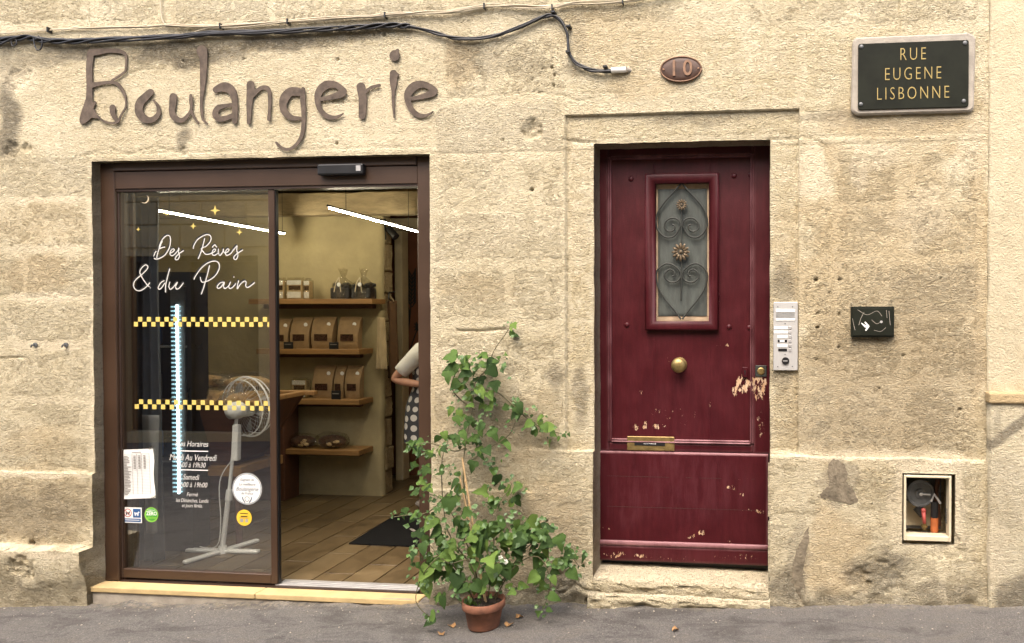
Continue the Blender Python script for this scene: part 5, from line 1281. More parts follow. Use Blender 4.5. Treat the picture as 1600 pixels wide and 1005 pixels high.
sxa, sxb = PX(951, YD), PX(1177, YD); dx0, dx1 = PX(926, YD), PX(1206, YD); dzt = PZ(1066, 218, YD); dzb = PZ(1066, 882, YD)
zr = PZ(1066, 692, YD); zr2 = PZ(1066, 706, YD); ztop = PZ(1066, 243, YD)
board('stile', (dx0, sxa, zr2-.002, dzt+.04), YD, YD+.05, door)
board('stile', (sxb, dx1, zr2-.002, dzt+.04), YD, YD+.05, door)
board('top_rail', (sxa+.0005, sxb-.0005, ztop, dzt+.04), YD+.0015, YD+.05, door)
wi = dr(1022, 284, 1109, 503)                       # window hole
PYY = YD+.010
board('panel', (sxa, wi[0], zr-.01, ztop+.01), PYY, YD+.05, door, .001, wear_highlight=0); board('panel', (wi[1], sxb, zr-.01, ztop+.01), PYY, YD+.05, door, .001, wear_highlight=0)
board('panel', (wi[0]-.0005, wi[1]+.0005, zr-.01, wi[2]), PYY+.0004, YD+.05, door, .001, wear_highlight=0); board('panel', (wi[0]-.0005, wi[1]+.0005, wi[3], ztop+.01), PYY+.0004, YD+.05, door, .001, wear_highlight=0)
board('lock_rail', (sxa+.0005, sxb-.0005, zr2, zr), YD+.001, YD+.05, door)
def mould(name, pts, w_, h_, y, parent, pale=0.3):
    """moulding of rounded section along one straight side between two points"""
    (ax, az), (bx, bz) = pts
    for k, (o0, o1, hh) in enumerate(((0, w_*.45, h_), (w_*.5, w_, h_*.62))):
        if abs(ax-bx) > abs(az-bz): r_ = (min(ax, bx), max(ax, bx), az+o0, az+o1)
        else: r_ = (ax+o0, ax+o1, min(az, bz), max(az, bz))
        board(name, r_, y-hh, y+.012, parent, min(w_*.16, .004), .012, pale, .0006, wear_highlight=1.0 if pale > .6 else .6)
mould('panel_moulding', ((sxa-.004, zr+.0), (sxa-.004, ztop)), .022, .010, YD, door); mould('panel_moulding', ((sxb-.018, zr+.0), (sxb-.018, ztop)), .022, .010, YD, door)
mould('panel_moulding', ((sxa+.019, zr-.003), (sxb-.019, zr-.003)), .022, .011, YD, door, .75); mould('panel_moulding', ((sxa+.019, ztop-.018), (sxb-.019, ztop-.018)), .022, .010, YD, door)
# window frame with mitred steps
fo = dr(1009, 272, 1123, 516)
def picture(o, i, yf, name, pale):
    (a0, a1, b0, b1), (c0, c1, d0, d1) = o, i
    V = [(a0, yf+.03, b0), (a1, yf+.03, b0), (a1, yf+.03, b1), (a0, yf+.03, b1), (a0, yf+.004, b0), (a1, yf+.004, b0), (a1, yf+.004, b1), (a0, yf+.004, b1)]
    e1 = .010; e2 = (a0-c0)*-.62; t = .62
    L = lambda p, q_: p+(q_-p)*t
    V += [(a0+e1, yf, b0+e1), (a1-e1, yf, b0+e1), (a1-e1, yf, b1-e1), (a0+e1, yf, b1-e1)]
    V += [(L(a0, c0), yf+.003, L(b0, d0)), (L(a1, c1), yf+.003, L(b0, d0)), (L(a1, c1), yf+.003, L(b1, d1)), (L(a0, c0), yf+.003, L(b1, d1))]
    V += [(c0, yf+.014, d0), (c1, yf+.014, d0), (c1, yf+.014, d1), (c0, yf+.014, d1), (c0, yf+.06, d0), (c1, yf+.06, d0), (c1, yf+.06, d1), (c0, yf+.06, d1)]
    Fq = []
    for l in range(5):
        for k in range(4): Fq.append((l*4+k, l*4+(k+1) % 4, l*4+4+(k+1) % 4, l*4+4+k))
    A = np.zeros((len(V), 4)); A[:, 1] = pale
    return quadmesh(name, np.array(V), np.array(Fq), M['burgundy'], door, False, A)
picture(fo, dr(1024, 286, 1108, 502), YD-.026, 'window_frame', 0)
gx = dr(1024, 286, 1108, 502)
board('window_backing', (gx[0]-.01, gx[1]+.01, gx[2]-.01, gx[3]+.01), YD+.036, YD+.045, door, .001, .02, 0, .001, 'bare_wood', False)
g2 = dr(1027, 294, 1104, 494); board('grille_sheet', g2, YD+.032, YD+.0355, door, .001, .02, 0, .001, 'grille_back', False)
# wrought iron scrolls
YI = YD+.012
def ip(px, py): return P3(px, py, YI)
def iron(pts, r=.0052, name='iron_scroll'):
    MB().tube([ip(a, b) for a, b in spline(pts, 8)], r, 6).build(name, M['iron'], door, True)
cxm = 1065.0
for s in (-1, 1):
    X_ = lambda d: cxm+s*d
    iron([(X_(1), 287), (X_(12), 300), (X_(26), 315), (X_(37), 332), (X_(40), 350), (X_(34), 364), (X_(24), 371), (X_(12), 369), (X_(4), 358), (X_(2), 348), (X_(8), 342), (X_(17), 341), (X_(25), 347), (X_(26), 357), (X_(19), 362), (X_(12), 359), (X_(11), 353), (X_(15), 351)])
    iron([(X_(1), 499), (X_(12), 484), (X_(26), 467), (X_(36), 450), (X_(40), 432), (X_(36), 420), (X_(24), 412), (X_(12), 415), (X_(3), 424), (X_(2), 434), (X_(8), 440), (X_(18), 441), (X_(26), 434), (X_(25), 426), (X_(18), 421), (X_(12), 424), (X_(11), 430), (X_(15), 432)])
iron([(cxm, 322), (cxm, 350), (cxm-.5, 385)], .0045, 'iron_stem'); iron([(cxm, 400), (cxm-.5, 440), (cxm-1, 470)], .0045, 'iron_stem')
def rosette(px, py, R_, n):
    c = P3(px, py, YI-.012); m = MB()
    for k in range(n):
        a = 2*math.pi*k/n; M4 = Matrix.Translation(c) @ Matrix.Rotation(a, 4, 'Y'); b = MB().ico((R_*.62, 0, 0), 1, (R_*.40, R_*.16, R_*.17), 1); b.xf(M4)
        me = bpy.data.meshes.new('p'); b.b.to_mesh(me); b.b.free(); m.b.from_mesh(me); bpy.data.meshes.remove(me)
    m.sph(c+Vector((0, -.004, 0)), R_*.22, (1, .8, 1), 10, 6); m.build('rosette', M['gilt'], door)
rosette(1065, 320, 9.5/268, 12); rosette(1063.5, 394, 15/268, 12)
for a, b in ((986, 280), (1147, 275), (1173, 274), (979.5, 508), (1139, 511), (1171, 512), (1121, 462)):
    c = P3(a, b, PYY); MB().sph(c, .016, (1, .6, 1), 12, 8).build('stud', M['burgundy'], door, True)
# lower panel, kick rail
zk = PZ(1066, 850, YD)
board('lower_panel', (PX(931, YD), PX(1201, YD), zk, zr2-.003), YD-.006, YD+.05, door, .005, wear_highlight=1.0)
for k, pz_ in enumerate((746, 794)): MB().box(sxa-.010, sxb+.010, YD-.0066, YD-.0052, PZ(1066, pz_, YD)-.0009, PZ(1066, pz_, YD)+.0009).build('board_joint', M['frame_dark'], door)
board('kick_moulding', (PX(931, YD), PX(1201, YD), zk-.016, zk+.012), YD-.018, YD+.04, door, .005, .012, .9, wear_highlight=1.3)
board('kick_rail', (PX(931, YD), PX(1201, YD), dzb+.012, zk-.017), YD-.010, YD+.05, door, .004, .011, .3)
MB().box(dx0-.02, dx1+.02, YD+.052, YD+.09, DZ0-.2, dzt+.05).build('backing', M['black'], door)
MB().box(dx0-.02, dx1+.02, YD+.030, YD+.045, dzt+.041, dzt+.12).build('head_strip', M['frame_dark'], door)
# knob
c = P3(1062, 570, PYY); MB().lathe(c, [(.0001, 0), (.042, 0), (.044, .004), (.036, .009), (.017, .013), (.015, .030), (.030, .034), (.042, .044), (.044, .058), (.036, .072), (.018, .080), (.0001, .081)], 24, 'Y').build('knob', M['brass'], door, True)
# letter slot
x0, x1, z0, z1 = dr(980, 682, 1054, 704); MB().box(x0, x1, YD-.008, YD+.002, z0, z1, .003).build('letter_plate', M['brass'], door)
MB().box(x0+.045, x1-.055, YD-.0105, YD-.0082, z0+.030, z1-.030).build('letter_flap', M['black'], door); 
link('letter_flap_text', text_mesh('PAS DE PUBLICITÉ', .007, (x0+x1)/2-.004, (z0+z1)/2, YD-.0112, .95, 0, .0001), M['white_vinyl'], door)
# locks
c = P3(1164, 582, YD-.004); MB().box(c.x-.016, c.x+.016, YD-.005, YD+.004, c.z-.030, c.z+.030, .003).build('keyhole_plate', M['burgundy'], door)
MB().cyl((c.x, YD-.0062, c.z+.006), (c.x, YD-.0052, c.z+.006), .006, None, 12).box(c.x-.0025, c.x+.0025, YD-.0062, YD-.0052, c.z-.014, c.z+.004).build('keyhole', M['black'], door)
c = P3(1189, 580, YD-.004); MB().box(c.x-.033, c.x+.033, YD-.008, YD+.002, c.z-.033, c.z+.033, .003).build('lock_plate', M['iron'], door)
MB().lathe((c.x, YD-.008, c.z), [(.0001, .006), (.016, .006), (.021, .003), (.022, 0)], 20, 'Y').build('lock_cylinder', M['brass'], door)

# ================================================================== ON THE FACADE
# cut-steel letters
YS = -0.013
A_ = lambda L: [(110+x/5.3333, 60+y/5.3333, r/5.3333) for x, y, r in L]
B_ = lambda L: [(400+x/5.29, 60+y/5.29, r/5.29) for x, y, r in L]
LET = [
 ('B', [A_([(168,122,34),(156,250,30),(158,400,29),(155,500,32),(150,570,50),(140,620,58),(112,668,42),(96,694,22)]), A_([(170,620,44),(205,645,22),(238,660,10)]), A_([(168,118,30),(230,112,28),(310,102,20),(400,106,18),(448,126,15),(464,165,10),(460,250,9),(444,285,9),(345,350,9)]),
        A_([(185,388,24),(260,373,16),(345,366,14),(395,385,17),(435,440,15),(458,505,9),(458,575,8),(420,640,8),(400,690,10)]), A_([(235,660,8),(290,695,9),(360,706,9),(400,690,12)]), A_([(350,580,30),(352,622,24),(372,665,20),(390,692,13)]), A_([(185,560,16),(205,540,9),(200,525,6)])]),
 ('o', [A_([(665,450,31),(622,490,36),(578,540,40),(570,610,38),(608,665,35),(662,682,26),(715,655,24),(735,610,20),(725,560,14),(690,515,8)])]),
 ('u', [A_([(856,490,35),(850,560,32),(845,620,28),(875,668,27),(930,682,20),(975,645,16),(1005,590,12),(1004,520,17),(1002,475,12)]), A_([(1005,600,10),(1030,660,10),(1065,705,9)])]),
 ('l', [A_([(1095,106,50),(1106,155,38),(1108,220,34),(1105,330,29),(1098,430,20),(1090,520,14),(1092,610,12),(1105,675,11),(1140,712,7)])]),
 ('a', [A_([(1210,428,27),(1260,408,38),(1310,412,42),(1350,448,35),(1368,520,27),(1370,600,26),(1368,690,24)]), A_([(1360,552,16),(1290,562,17),(1230,580,25),(1206,630,28),(1236,670,26),(1300,664,22),(1355,640,20)])]),
 ('n', [A_([(1500,388,36),(1502,440,38),(1490,540,28),(1488,620,22),(1485,700,18)]), A_([(1520,470,22),(1568,428,18)])+B_([(40,412,16),(85,408,19),(110,450,17),(112,560,14),(105,670,15)])]),
 ('g', [B_([(352,442,36),(285,442,38),(238,490,42),(222,550,34),(238,610,30),(292,655,24),(362,660,14)]), B_([(388,420,18),(385,500,23),(392,600,20),(390,720,18),(375,810,17),(330,880,14),(270,916,12),(212,906,14),(166,862,10)])]),
 ('e', [B_([(545,502,16),(640,480,24),(712,452,34),(708,420,26),(645,380,28),(575,388,36),(522,440,34),(508,510,27),(530,590,22),(580,640,22),(640,655,17),(690,640,10),(720,620,5)])]),
 ('r', [B_([(865,402,38),(880,480,37),(880,560,34),(876,640,30)]), B_([(905,444,13),(950,406,12),(1020,388,11)])]),
 ('i', [B_([(1145,142,45)]), B_([(1150,140,34),(1168,98,13)]), B_([(1135,292,32),(1135,370,30),(1135,430,17),(1132,520,12),(1138,600,9),(1140,655,5)]), B_([(1140,292,28),(1170,302,15)])]),
 ('e', [B_([(1290,498,16),(1385,478,22),(1462,445,34),(1455,414,26),(1385,380,27),(1315,392,36),(1265,440,36),(1252,500,28),(1280,580,23),(1330,630,22),(1390,640,15),(1440,620,8),(1462,605,5)])])]
sign = thing('shop_sign', (PX(400), YS, PZ(400, 190)), 'rusty brown cut-steel letters reading Boulangerie above the shop front', 'sign')
for ch, strokes in LET:
    w_ = []
    for s in strokes:
        pts = [(*P(a, b, YS), r/276) for a, b, r in s]
        pts = spline(pts, 5) if len(pts) > 2 else pts
        w_.append([(x, z, max(r, .001)) for x, z, r in pts])
    v, f = stroke_mesh(w_, .0035, YS, YS+.004); o = pyd('letter', v, f, M['letter'], sign); o['label'] = 'letter ' + ch
    # stand-off pins
    m = MB(); n = 0
    for s in w_:
        for q in (s[len(s)//4], s[(3*len(s))//4]):
            if q[2] > .004: m.cyl((q[0], YS+.004, q[1]), (q[0], .004, q[1]), .003, None, 6); n += 1
    if n: m.build('stand_off_pin', M['letter'], o)
    else: m.b.free()

# cables
def bundle(name, path, Y, r, strands, off, twist, mat, label, wob=0.0, seed=0):
    rnd = random.Random(seed); pts = spline([(*P(a, b, Y), 0) for a, b in path], 10); e = thing(name, (pts[0][0], Y, pts[0][1]), label, 'cable')
    for k in range(strands):
        ph = 2*math.pi*k/strands; L = []
        for i, (x, z_, _) in enumerate(pts):
            a = ph+i*twist+.6*math.sin(i*.23+k); o2 = off*(1+wob*math.sin(i*.31+k*2.1))
            L.append((x, Y+math.sin(a)*off*.7, z_+math.cos(a)*o2))
        MB().tube(L, r*rnd.uniform(.85, 1.1), 6).build('strand', M[mat], e, True)
    return e
cb = bundle('black_cable_bundle', [(-60,66),(0,62),(40,58),(66,62),(110,65),(170,63),(280,58),(330,53),(420,50),(500,45),(560,42),(610,39),(640,41)], -.024, .0066, 6, .0125, .16, 'cable', 'twisted bundle of black cables running above the shop sign', .5, 1)
MB().tube(spline([tuple(P3(a, b, -.03)) for a, b in ((20,58),(18,66),(20,72),(26,68),(24,58))], 6), .004).tube(spline([tuple(P3(a, b, -.034)) for a, b in ((52,58),(54,70),(58,78),(64,76),(66,64),(60,56))], 6), .004).tube(spline([tuple(P3(a, b, -.034)) for a, b in ((-4,72),(8,66),(20,60),(40,55),(60,60),(80,64))], 6), .005).build('loose_loop', M['cable'], cb, True)
cl_ = bundle('black_cable', [(632,40),(660,45),(690,54),(715,60),(745,61),(780,54),(815,41),(845,28),(862,24),(876,32),(886,52),(889,80),(898,97),(915,107),(935,111),(960,110)], -.020, .0062, 3, .0066, .10, 'cable', 'black cable sagging and dropping into the wall beside the house number', .2, 2)
c0 = P3(955, 110, -.02); c1 = P3(978, 109, -.012)
MB().cyl(c0, c1, .0155, None, 14).build('white_sleeve', M['white'], cl_); MB().cyl(c1+Vector((.0, .0, 0)), c1+Vector((.03, .03, 0)), .016, .012, 10).build('plug', M['cement'], cl_)
for a, b in ((889, 42), (888, 82), (946, 105), (865, 20)):
    c = P3(a, b, -.02); MB().box(c.x-.012, c.x+.012, -.04, .004, c.z-.006, c.z+.006, .002).build('clip', M['black'], cl_)
wr = bundle('cream_wire_bundle', [(-60,56),(0,52),(70,47),(150,44),(225,42),(262,40),(340,40),(450,34),(560,27),(605,24)], -.014, .0036, 2, .0045, .05, 'wire', 'thin cream telephone wires running above the black cables', .3, 4)
wr2 = bundle('cream_wire_bundle', [(258,40),(345,41),(450,34),(560,27),(605,23),(660,21),(700,19),(755,10),(800,10),(862,11),(900,5),(985,0),(1060,-12)], -.020, .0036, 4, .0075, .04, 'wire', 'cream telephone wires rising to the top edge right of the sign', .6, 5)
MB().tube(spline([tuple(P3(a, b, -.016)) for a, b in ((251,-30),(251,0),(252,22),(256,36),(266,40))], 6), .0036).tube(spline([tuple(P3(a, b, -.018)) for a, b in ((290,58),(310,48),(340,42))], 6), .0034).build('branch_wire', M['wire'], wr2, True)
for a, b in ((76, 47), (345, 41), (450, 34), (602, 24), (757, 10), (863, 12), (973, 2)):
    c = P3(a, b, -.02); MB().box(c.x-.004, c.x+.004, -.032, .004, c.z-.016, c.z+.016, .001).build('clip', M['black'], wr2)

# street sign
YP = -.040
ss = thing('street_sign', (PX(1427), 0, PZ(1427, 120)), 'dark green street name plate with gold lettering on a grey cement pad', 'sign')
def rrect(x0, x1, z0, z1, r, n=6):
    pts = []
    for cx, cz, a0 in ((x1-r, z1-r, 0), (x0+r, z1-r, 90), (x0+r, z0+r, 180), (x1-r, z0+r, 270)):
        for k in range(n+1): a = R(a0+90*k/n); pts.append((cx+r*math.cos(a), cz+r*math.sin(a)))
    return pts
def plate(name, pts, y0, y1, mat, parent, bev=.003):
    n = len(pts); cx = sum(p[0] for p in pts)/n; cz = sum(p[1] for p in pts)/n
    def ins(d): return [(x-(d if x > cx else -d), z-(d if z > cz else -d)) for x, z in pts]
    V = [(x, y1, z) for x, z in pts]+[(x, y0+bev, z) for x, z in pts]+[(x, y0, z) for x, z in ins(bev)]
    F = [(l*n+i, l*n+(i+1) % n, (l+1)*n+(i+1) % n, (l+1)*n+i) for l in range(2) for i in range(n)]+[tuple(range(2*n, 3*n)), tuple(range(n))[::-1]]
    return pyd(name, V, F, M[mat], parent)
a = rect(1331, 56, 1523, 178, -.02); pad = rrect(*a, .035)
pad = [(x+.003*math.sin(7*z*9), z+.003*math.sin(x*31)) for x, z in pad]
plate('cement_pad', pad, -.028, .01, 'cement', ss, .008)
b = rect(1341, 65, 1514, 169, YP); plate('plate', rrect(*b, .012, 3), YP+.004, -.0275, 'plate_green', ss, .0015)
rot = R(.3)
cx = PX(1427, YP, 117)
for body, py, h, sx in (('RUE', 85, 20.5, .68), ('EUGENE', 115.5, 20.5, .68), ('LISBONNE', 146, 20.5, .68)):
    link('lettering', text_mesh(body, h/295, cx-.002, PZ(1427, py, YP), YP+.0025, sx, 0, .0008, spacing=1.34, bold=-.0016), M['gold'], ss)
for px, py in ((1346, 73), (1508, 67), (1345, 163), (1506, 158)):
    c = P3(px, py, YP+.002); MB().sph((c.x, YP+.003, c.z), .0115, (1, .5, 1), 12, 8).build('screw', M['meter_grey'], ss, True)
# house number
hn = thing('house_number', (PX(1064), 0, PZ(1064, 108)), 'oval copper brown house number plate reading 10 above the burgundy door', 'house number')
hx0, hx1, hz0_, hz1_ = rect(1031, 88, 1097, 128, -.015); hcx, hcz = (hx0+hx1)/2, (hz0_+hz1_)/2; ha, hb = (hx1-hx0)/2, (hz1_-hz0_)/2
def oval(name, s0, y0, y1, mat, dome=.0):
    n = 40; V = []; F = []
    L = [(s0, y1), (s0, y0+.002), (s0*.97, y0), (s0*.6, y0-dome*.6), (.0001, y0-dome)]
    for s, y in L:
        for k in range(n): a = 2*math.pi*k/n; V.append((hcx+ha*s*math.cos(a), y, hcz+hb*s*math.sin(a)))
    for l in range(len(L)-1):
        for k in range(n): F.append((l*n+k, l*n+(k+1) % n, (l+1)*n+(k+1) % n, (l+1)*n+k))
    return pyd(name, V, F, M[mat], hn, True)
oval('plate', 1.0, -.014, .006, 'number', .004)
n = 40; rim = [(hcx+ha*.965*math.cos(2*math.pi*k/n), -.0155, hcz+hb*.965*math.sin(2*math.pi*k/n)) for k in range(n+1)]
MB().tube(rim, .004, 6).build('rim', M['number_edge'], hn, True)
link('numeral', text_mesh('10', 25/283, hcx, hcz, -.0200, .92, 0, .0030, spacing=1.35, bold=.0012), M['number_edge'], hn)
for s in (-1, 1): MB().sph((hcx+s*ha*.82, -.016, hcz), .006, (1, .6, 1), 8, 6).build('screw', M['number_edge'], hn)

# intercom
ix0, ix1, iz0, iz1 = rect(1208.5, 472, 1246.5, 579, 0.0); YI2 = -.004
ic = thing('intercom', ((ix0+ix1)/2, 0, iz0), 'brushed steel intercom panel beside the burgundy door', 'intercom')
MB().box(ix0, ix1, YI2, .03, iz0, iz1, .003).build('plate', M['steel'], ic)
W_ = ix1-ix0; H_ = iz1-iz0
def ib(name, u0, u1, v0, v1, th, mat, bev=.0015): MB().box(ix0+W_*u0, ix0+W_*u1, YI2-th, YI2+.002, iz1-H_*v1, iz1-H_*v0, bev).build(name, M[mat], ic)
ib('name_window', .10, .88, .105, .15, .003, 'white'); ib('name_window', .10, .88, .24, .275, .003, 'white')
for k in range(7): ib('speaker_slot', .10, .86, .165+k*.010, .168+k*.010, .0006, 'meter_grey', 0)
for k in range(6): ib('call_button', .62, .74, .355+k*.065, .400+k*.065, .004, 'alu')
for k, (u0, u1, mt) in enumerate(((.02, .58, 'paper'), (.02, .60, 'paper'), (.16, .58, 'paper'), (.18, .56, 'black'), (.16, .58, 'paper'), (.20, .56, 'black'))): ib('name_label', u0, u1, .355+k*.065, .395+k*.065, .002, mt, .0005)
ib('name_label', .26, .46, .555, .585, .0035, 'paper', .0005)
MB().cyl((ix0+W_*.5, YI2-.006, iz1-H_*.86), (ix0+W_*.5, YI2+.002, iz1-H_*.86), .020, .021, 20).build('badge_reader', M['black'], ic)
MB().box(ix0+W_*.40, ix0+W_*.58, YI2-.0072, YI2-.0062, iz1-H_*.865, iz1-H_*.852).build('reader_mark', M['alu'], ic)
for u, v_ in ((.18, .07), (.78, .07), (.18, .945), (.78, .94), (.48, .315), (.48, .765)): MB().cyl((ix0+W_*u, YI2-.0015, iz1-H_*v_), (ix0+W_*u, YI2+.002, iz1-H_*v_), .0035, None, 10).build('screw', M['meter_grey'], ic)

# black service box
bx0, bx1, bz0, bz1 = rect(1330, 479, 1397, 527, -.03)
bb = thing('service_box', ((bx0+bx1)/2, 0, bz0), 'scuffed black metal service box with a white arrow mark on the stone wall', 'box')
MB().box(bx0, bx1, -.035, .02, bz0, bz1, .003).build('case', M['plate_green'], bb)
MB().box(bx0+.008, bx1-.008, -.040, -.0352, bz0+.008, bz1-.008, .002).build('lid', M['plate_green'], bb)
def bp(px, py): return P(px, py, -.04)
arrow = [[(*bp(1346, 505), .002), (*bp(1352, 510), .006), (*bp(1356, 511), .006)], [(*bp(1352, 504), .004), (*bp(1357, 510), .005), (*bp(1353, 516), .004)]]
v, f = stroke_mesh(arrow, .0016, -.0412, -.0402); pyd('arrow_mark', v, f, M['white_vinyl'], bb)
scr = [spline([(*bp(a, b), .0011) for a, b in pts]) for pts in ([(1332, 498), (1334, 508), (1336, 516)], [(1340, 484), (1355, 492), (1370, 486), (1378, 494)], [(1366, 516), (1376, 518), (1384, 512)], [(1350, 488), (1345, 498), (1342, 508)], [(1389, 486), (1390, 498), (1391, 508)], [(1385, 485), (1386, 497)], [(1362, 500), (1370, 506), (1377, 502)])]
v, f = stroke_mesh(scr, .0013, -.0409, -.0402); pyd('scratches', v, f, M['cement'], bb)
c = P3(1377, 503, -.04); MB().cyl((c.x, -.043, c.z), (c.x, -.04, c.z), .007, None, 10).build('lock', M['steel'], bb)

# gas meter niche
gx0_, gx1_, gz0_, gz1_ = rect(1412, 743, 1486, 845, -.03)
gm = thing('gas_meter_box', ((gx0_+gx1_)/2, 0, gz0_), 'open gas meter niche with a cream frame in the base of the wall', 'meter box')
t_ = .012
for r_ in ((gx0_, gx0_+t_, gz0_, gz1_), (gx1_-t_, gx1_, gz0_, gz1_), (gx0_+t_+.0003, gx1_-t_-.0003, gz0_, gz0_+.026), (gx0_+t_+.0003, gx1_-t_-.0003, gz1_-t_, gz1_)):
    MB().box(r_[0], r_[1], -.038, .03, r_[2], r_[3], .002).build('frame', M['cream_metal'], gm)
MB().box(gx0_, gx1_, .195, .21, gz0_, gz1_).build('back_plate', M['meter_grey'], gm)
MB().box(gx0_+.004, gx1_-.004, .185, .194, gz0_+.02, gz0_+.155).build('lower_plate', M['cream_metal'], gm)
c = P3(1438, 771, .09)
MB().lathe((c.x, .10, c.z), [(.0001, .03), (.012, .03), (.014, .022), (.026, .02), (.028, .012), (.060, .010), (.064, .016), (.074, .016), (.078, .006), (.078, -.03), (.03, -.06)], 30, 'Y').build('regulator', M['meter_grey'], gm)
MB().box(c.x, c.x+.05, .064, .069, c.z-.004, c.z+.004, .001).sph((c.x, .066, c.z), .010, (1, .5, 1), 10, 6).build('pointer', M['steel'], gm)
MB().cyl((c.x-.01, .11, c.z-.08), (c.x+.02, .10, gz0_+.10), .03, .022, 12).build('valve_body', M['black'], gm)
c2 = P3(1443, 806, .07); MB().sph(c2+Vector((0, 0, .028)), .015, (1, .8, 1), 10, 7).cyl(c2+Vector((0, 0, .02)), c2+Vector((.003, -.01, -.04)), .012, .009, 10).build('red_valve', M['red_valve'], gm, True)
MB().cyl((c2.x+.004, .07, gz0_+.03), (c2.x+.004, .07, c2.z-.036), .010, None, 12).cyl((c2.x+.004, .07, c2.z-.062), (c2.x+.004, .07, c2.z-.052), .018, None, 12).build('outlet_pipe', M['brass'], gm)
c3 = P3(1460, 800, .06); MB().cyl((c3.x, .06, c3.z-.03), (c3.x, .06, c3.z+.055), .020, None, 16).build('black_pipe', M['black'], gm)
MB().cyl((c3.x, .06, gz0_+.022), (c3.x, .06, c3.z-.031), .021, None, 16).build('orange_sleeve', M['orange_tube'], gm)
MB().tube([(c3.x-.02, .05, c3.z+.06), (c3.x-.005, .045, c3.z+.10), (c3.x+.03, .05, c3.z+.05)], .007, 6).build('flex_wire', M['alu'], gm)
MB().tube([(gx1_-.03, .12, gz1_-.04), (gx1_-.05, .11, gz1_-.12), (gx1_-.035, .12, gz0_+.15), (gx1_-.03, .12, gz0_+.04)], .014, 8).build('brown_hose', M['trough'], gm)
for k in range(9): MB().box(gx1_-t_-.008, gx1_-t_-.001, .0, .006, gz0_+.09+k*.009, gz0_+.094+k*.009).build('hinge_rib', M['meter_grey'], gm)
# wall hooks on the left pier
for px, lab in ((55, 'left one of two small iron hooks in the pale joint of the left pier'), (103, 'right one of two small iron hooks in the pale joint, nearer the shop front')):
    c = P3(px, 540, -.004); h = MB().tube([c+Vector((0, .02, .004)), c+Vector((0, -.02, .004)), c+Vector((.004, -.03, -.008)), c+Vector((.010, -.03, .006))], .0045, 6).cyl(c+Vector((0, -.003, .004)), c+Vector((0, .003, .004)), .014, None, 12)
    tag(h.build('wall_hook', M['meter_grey'], None), lab, 'hook', 'hooks on the left pier')

# ================================================================== POTTED CLIMBER
pz0 = ground_z(PX(756, -.33)); pc = Vector((PX(756, -.33, 980), -.33, pz0))
plant = thing('potted_climber', pc, 'leafy green climbing plant on canes in a terracotta pot between the two doors', 'plant')
MB().lathe(pc, [(.0001, .004), (.078, .004), (.082, .012), (.098, .105), (.108, .107), (.112, .112), (.113, .148), (.106, .150), (.100, .146), (.096, .120), (.0001, .118)], 32).build('pot', M['terracotta'], plant, True)
m = MB().lathe(pc, [(.0001, .134), (.05, .132), (.097, .126)], 20); 
for k in range(26):
    a = random.uniform(0, 6.28); r_ = random.uniform(0, .09); m.ico((pc.x+r_*math.cos(a), pc.y+r_*math.sin(a), pc.z+.133), random.uniform(.005, .012), (1, 1, .7), 1, .2, k)
m.build('soil', M['soil'], plant)
base = pc+Vector((0, 0, .12))
for a, b, y in ((722, 715, -.20), (718, 743, -.24)):
    t_ = P3(a, b, y); m = MB().cyl(base+Vector((.01 if a > 720 else .015, .0, 0)), t_, .0058, .0048, 8)
    for k in range(1, 6): q = base.lerp(t_, k/6); m.cyl(q-Vector((0, 0, .003)), q+Vector((0, 0, .003)), .0075, None, 8)
    m.build('bamboo_cane', M['bamboo'], plant)
STEMS = [[(752,962,-.28),(744,900,-.24),(732,820,-.20),(724,740,-.17),(728,690,-.12),(738,640,-.09),(742,600,-.08),(762,575,-.06),(772,548,-.04),(790,522,-.04),(798,508,-.04)],
         [(742,640,-.09),(720,625,-.1),(706,605,-.1),(716,580,-.1),(745,585,-.09)], [(750,610,-.08),(775,612,-.07),(800,632,-.07),(825,655,-.07),(850,670,-.06),(885,680,-.05)],
         [(728,700,-.15),(710,705,-.2),(690,698,-.26),(665,692,-.3),(640,700,-.32)], [(735,720,-.14),(765,700,-.08),(795,680,-.06),(805,660,-.06)], [(756,962,-.28),(740,880,-.3),(715,820,-.34),(690,780,-.34),(660,770,-.34)],
         [(758,962,-.28),(790,900,-.24),(830,850,-.2),(870,845,-.2),(905,885,-.2)], [(758,960,-.28),(770,880,-.3),(775,800,-.2),(795,765,-.12),(800,755,-.1)], [(752,962,-.28),(720,900,-.36),(690,870,-.4),(660,900,-.42),(650,940,-.42),(672,965,-.42)],
         [(765,955,-.28),(800,890,-.3),(840,870,-.3),(860,910,-.3),(845,960,-.3)], [(700,770,-.3),(670,800,-.34),(635,805,-.36),(615,808,-.36)], [(745,890,-.26),(700,830,-.2),(690,730,-.16),(700,690,-.14)], [(752,960,-.28),(735,880,-.38),(700,880,-.42),(670,850,-.42)]]
m = MB()
for s in STEMS:
    pts = spline([tuple(P3(*q)) for q in s], 5); nn = len(pts); m.tube(pts, [.0045*(1-.62*i/nn) for i in range(nn)], 5)
m.build('vine_stem', M['stem'], plant, True)
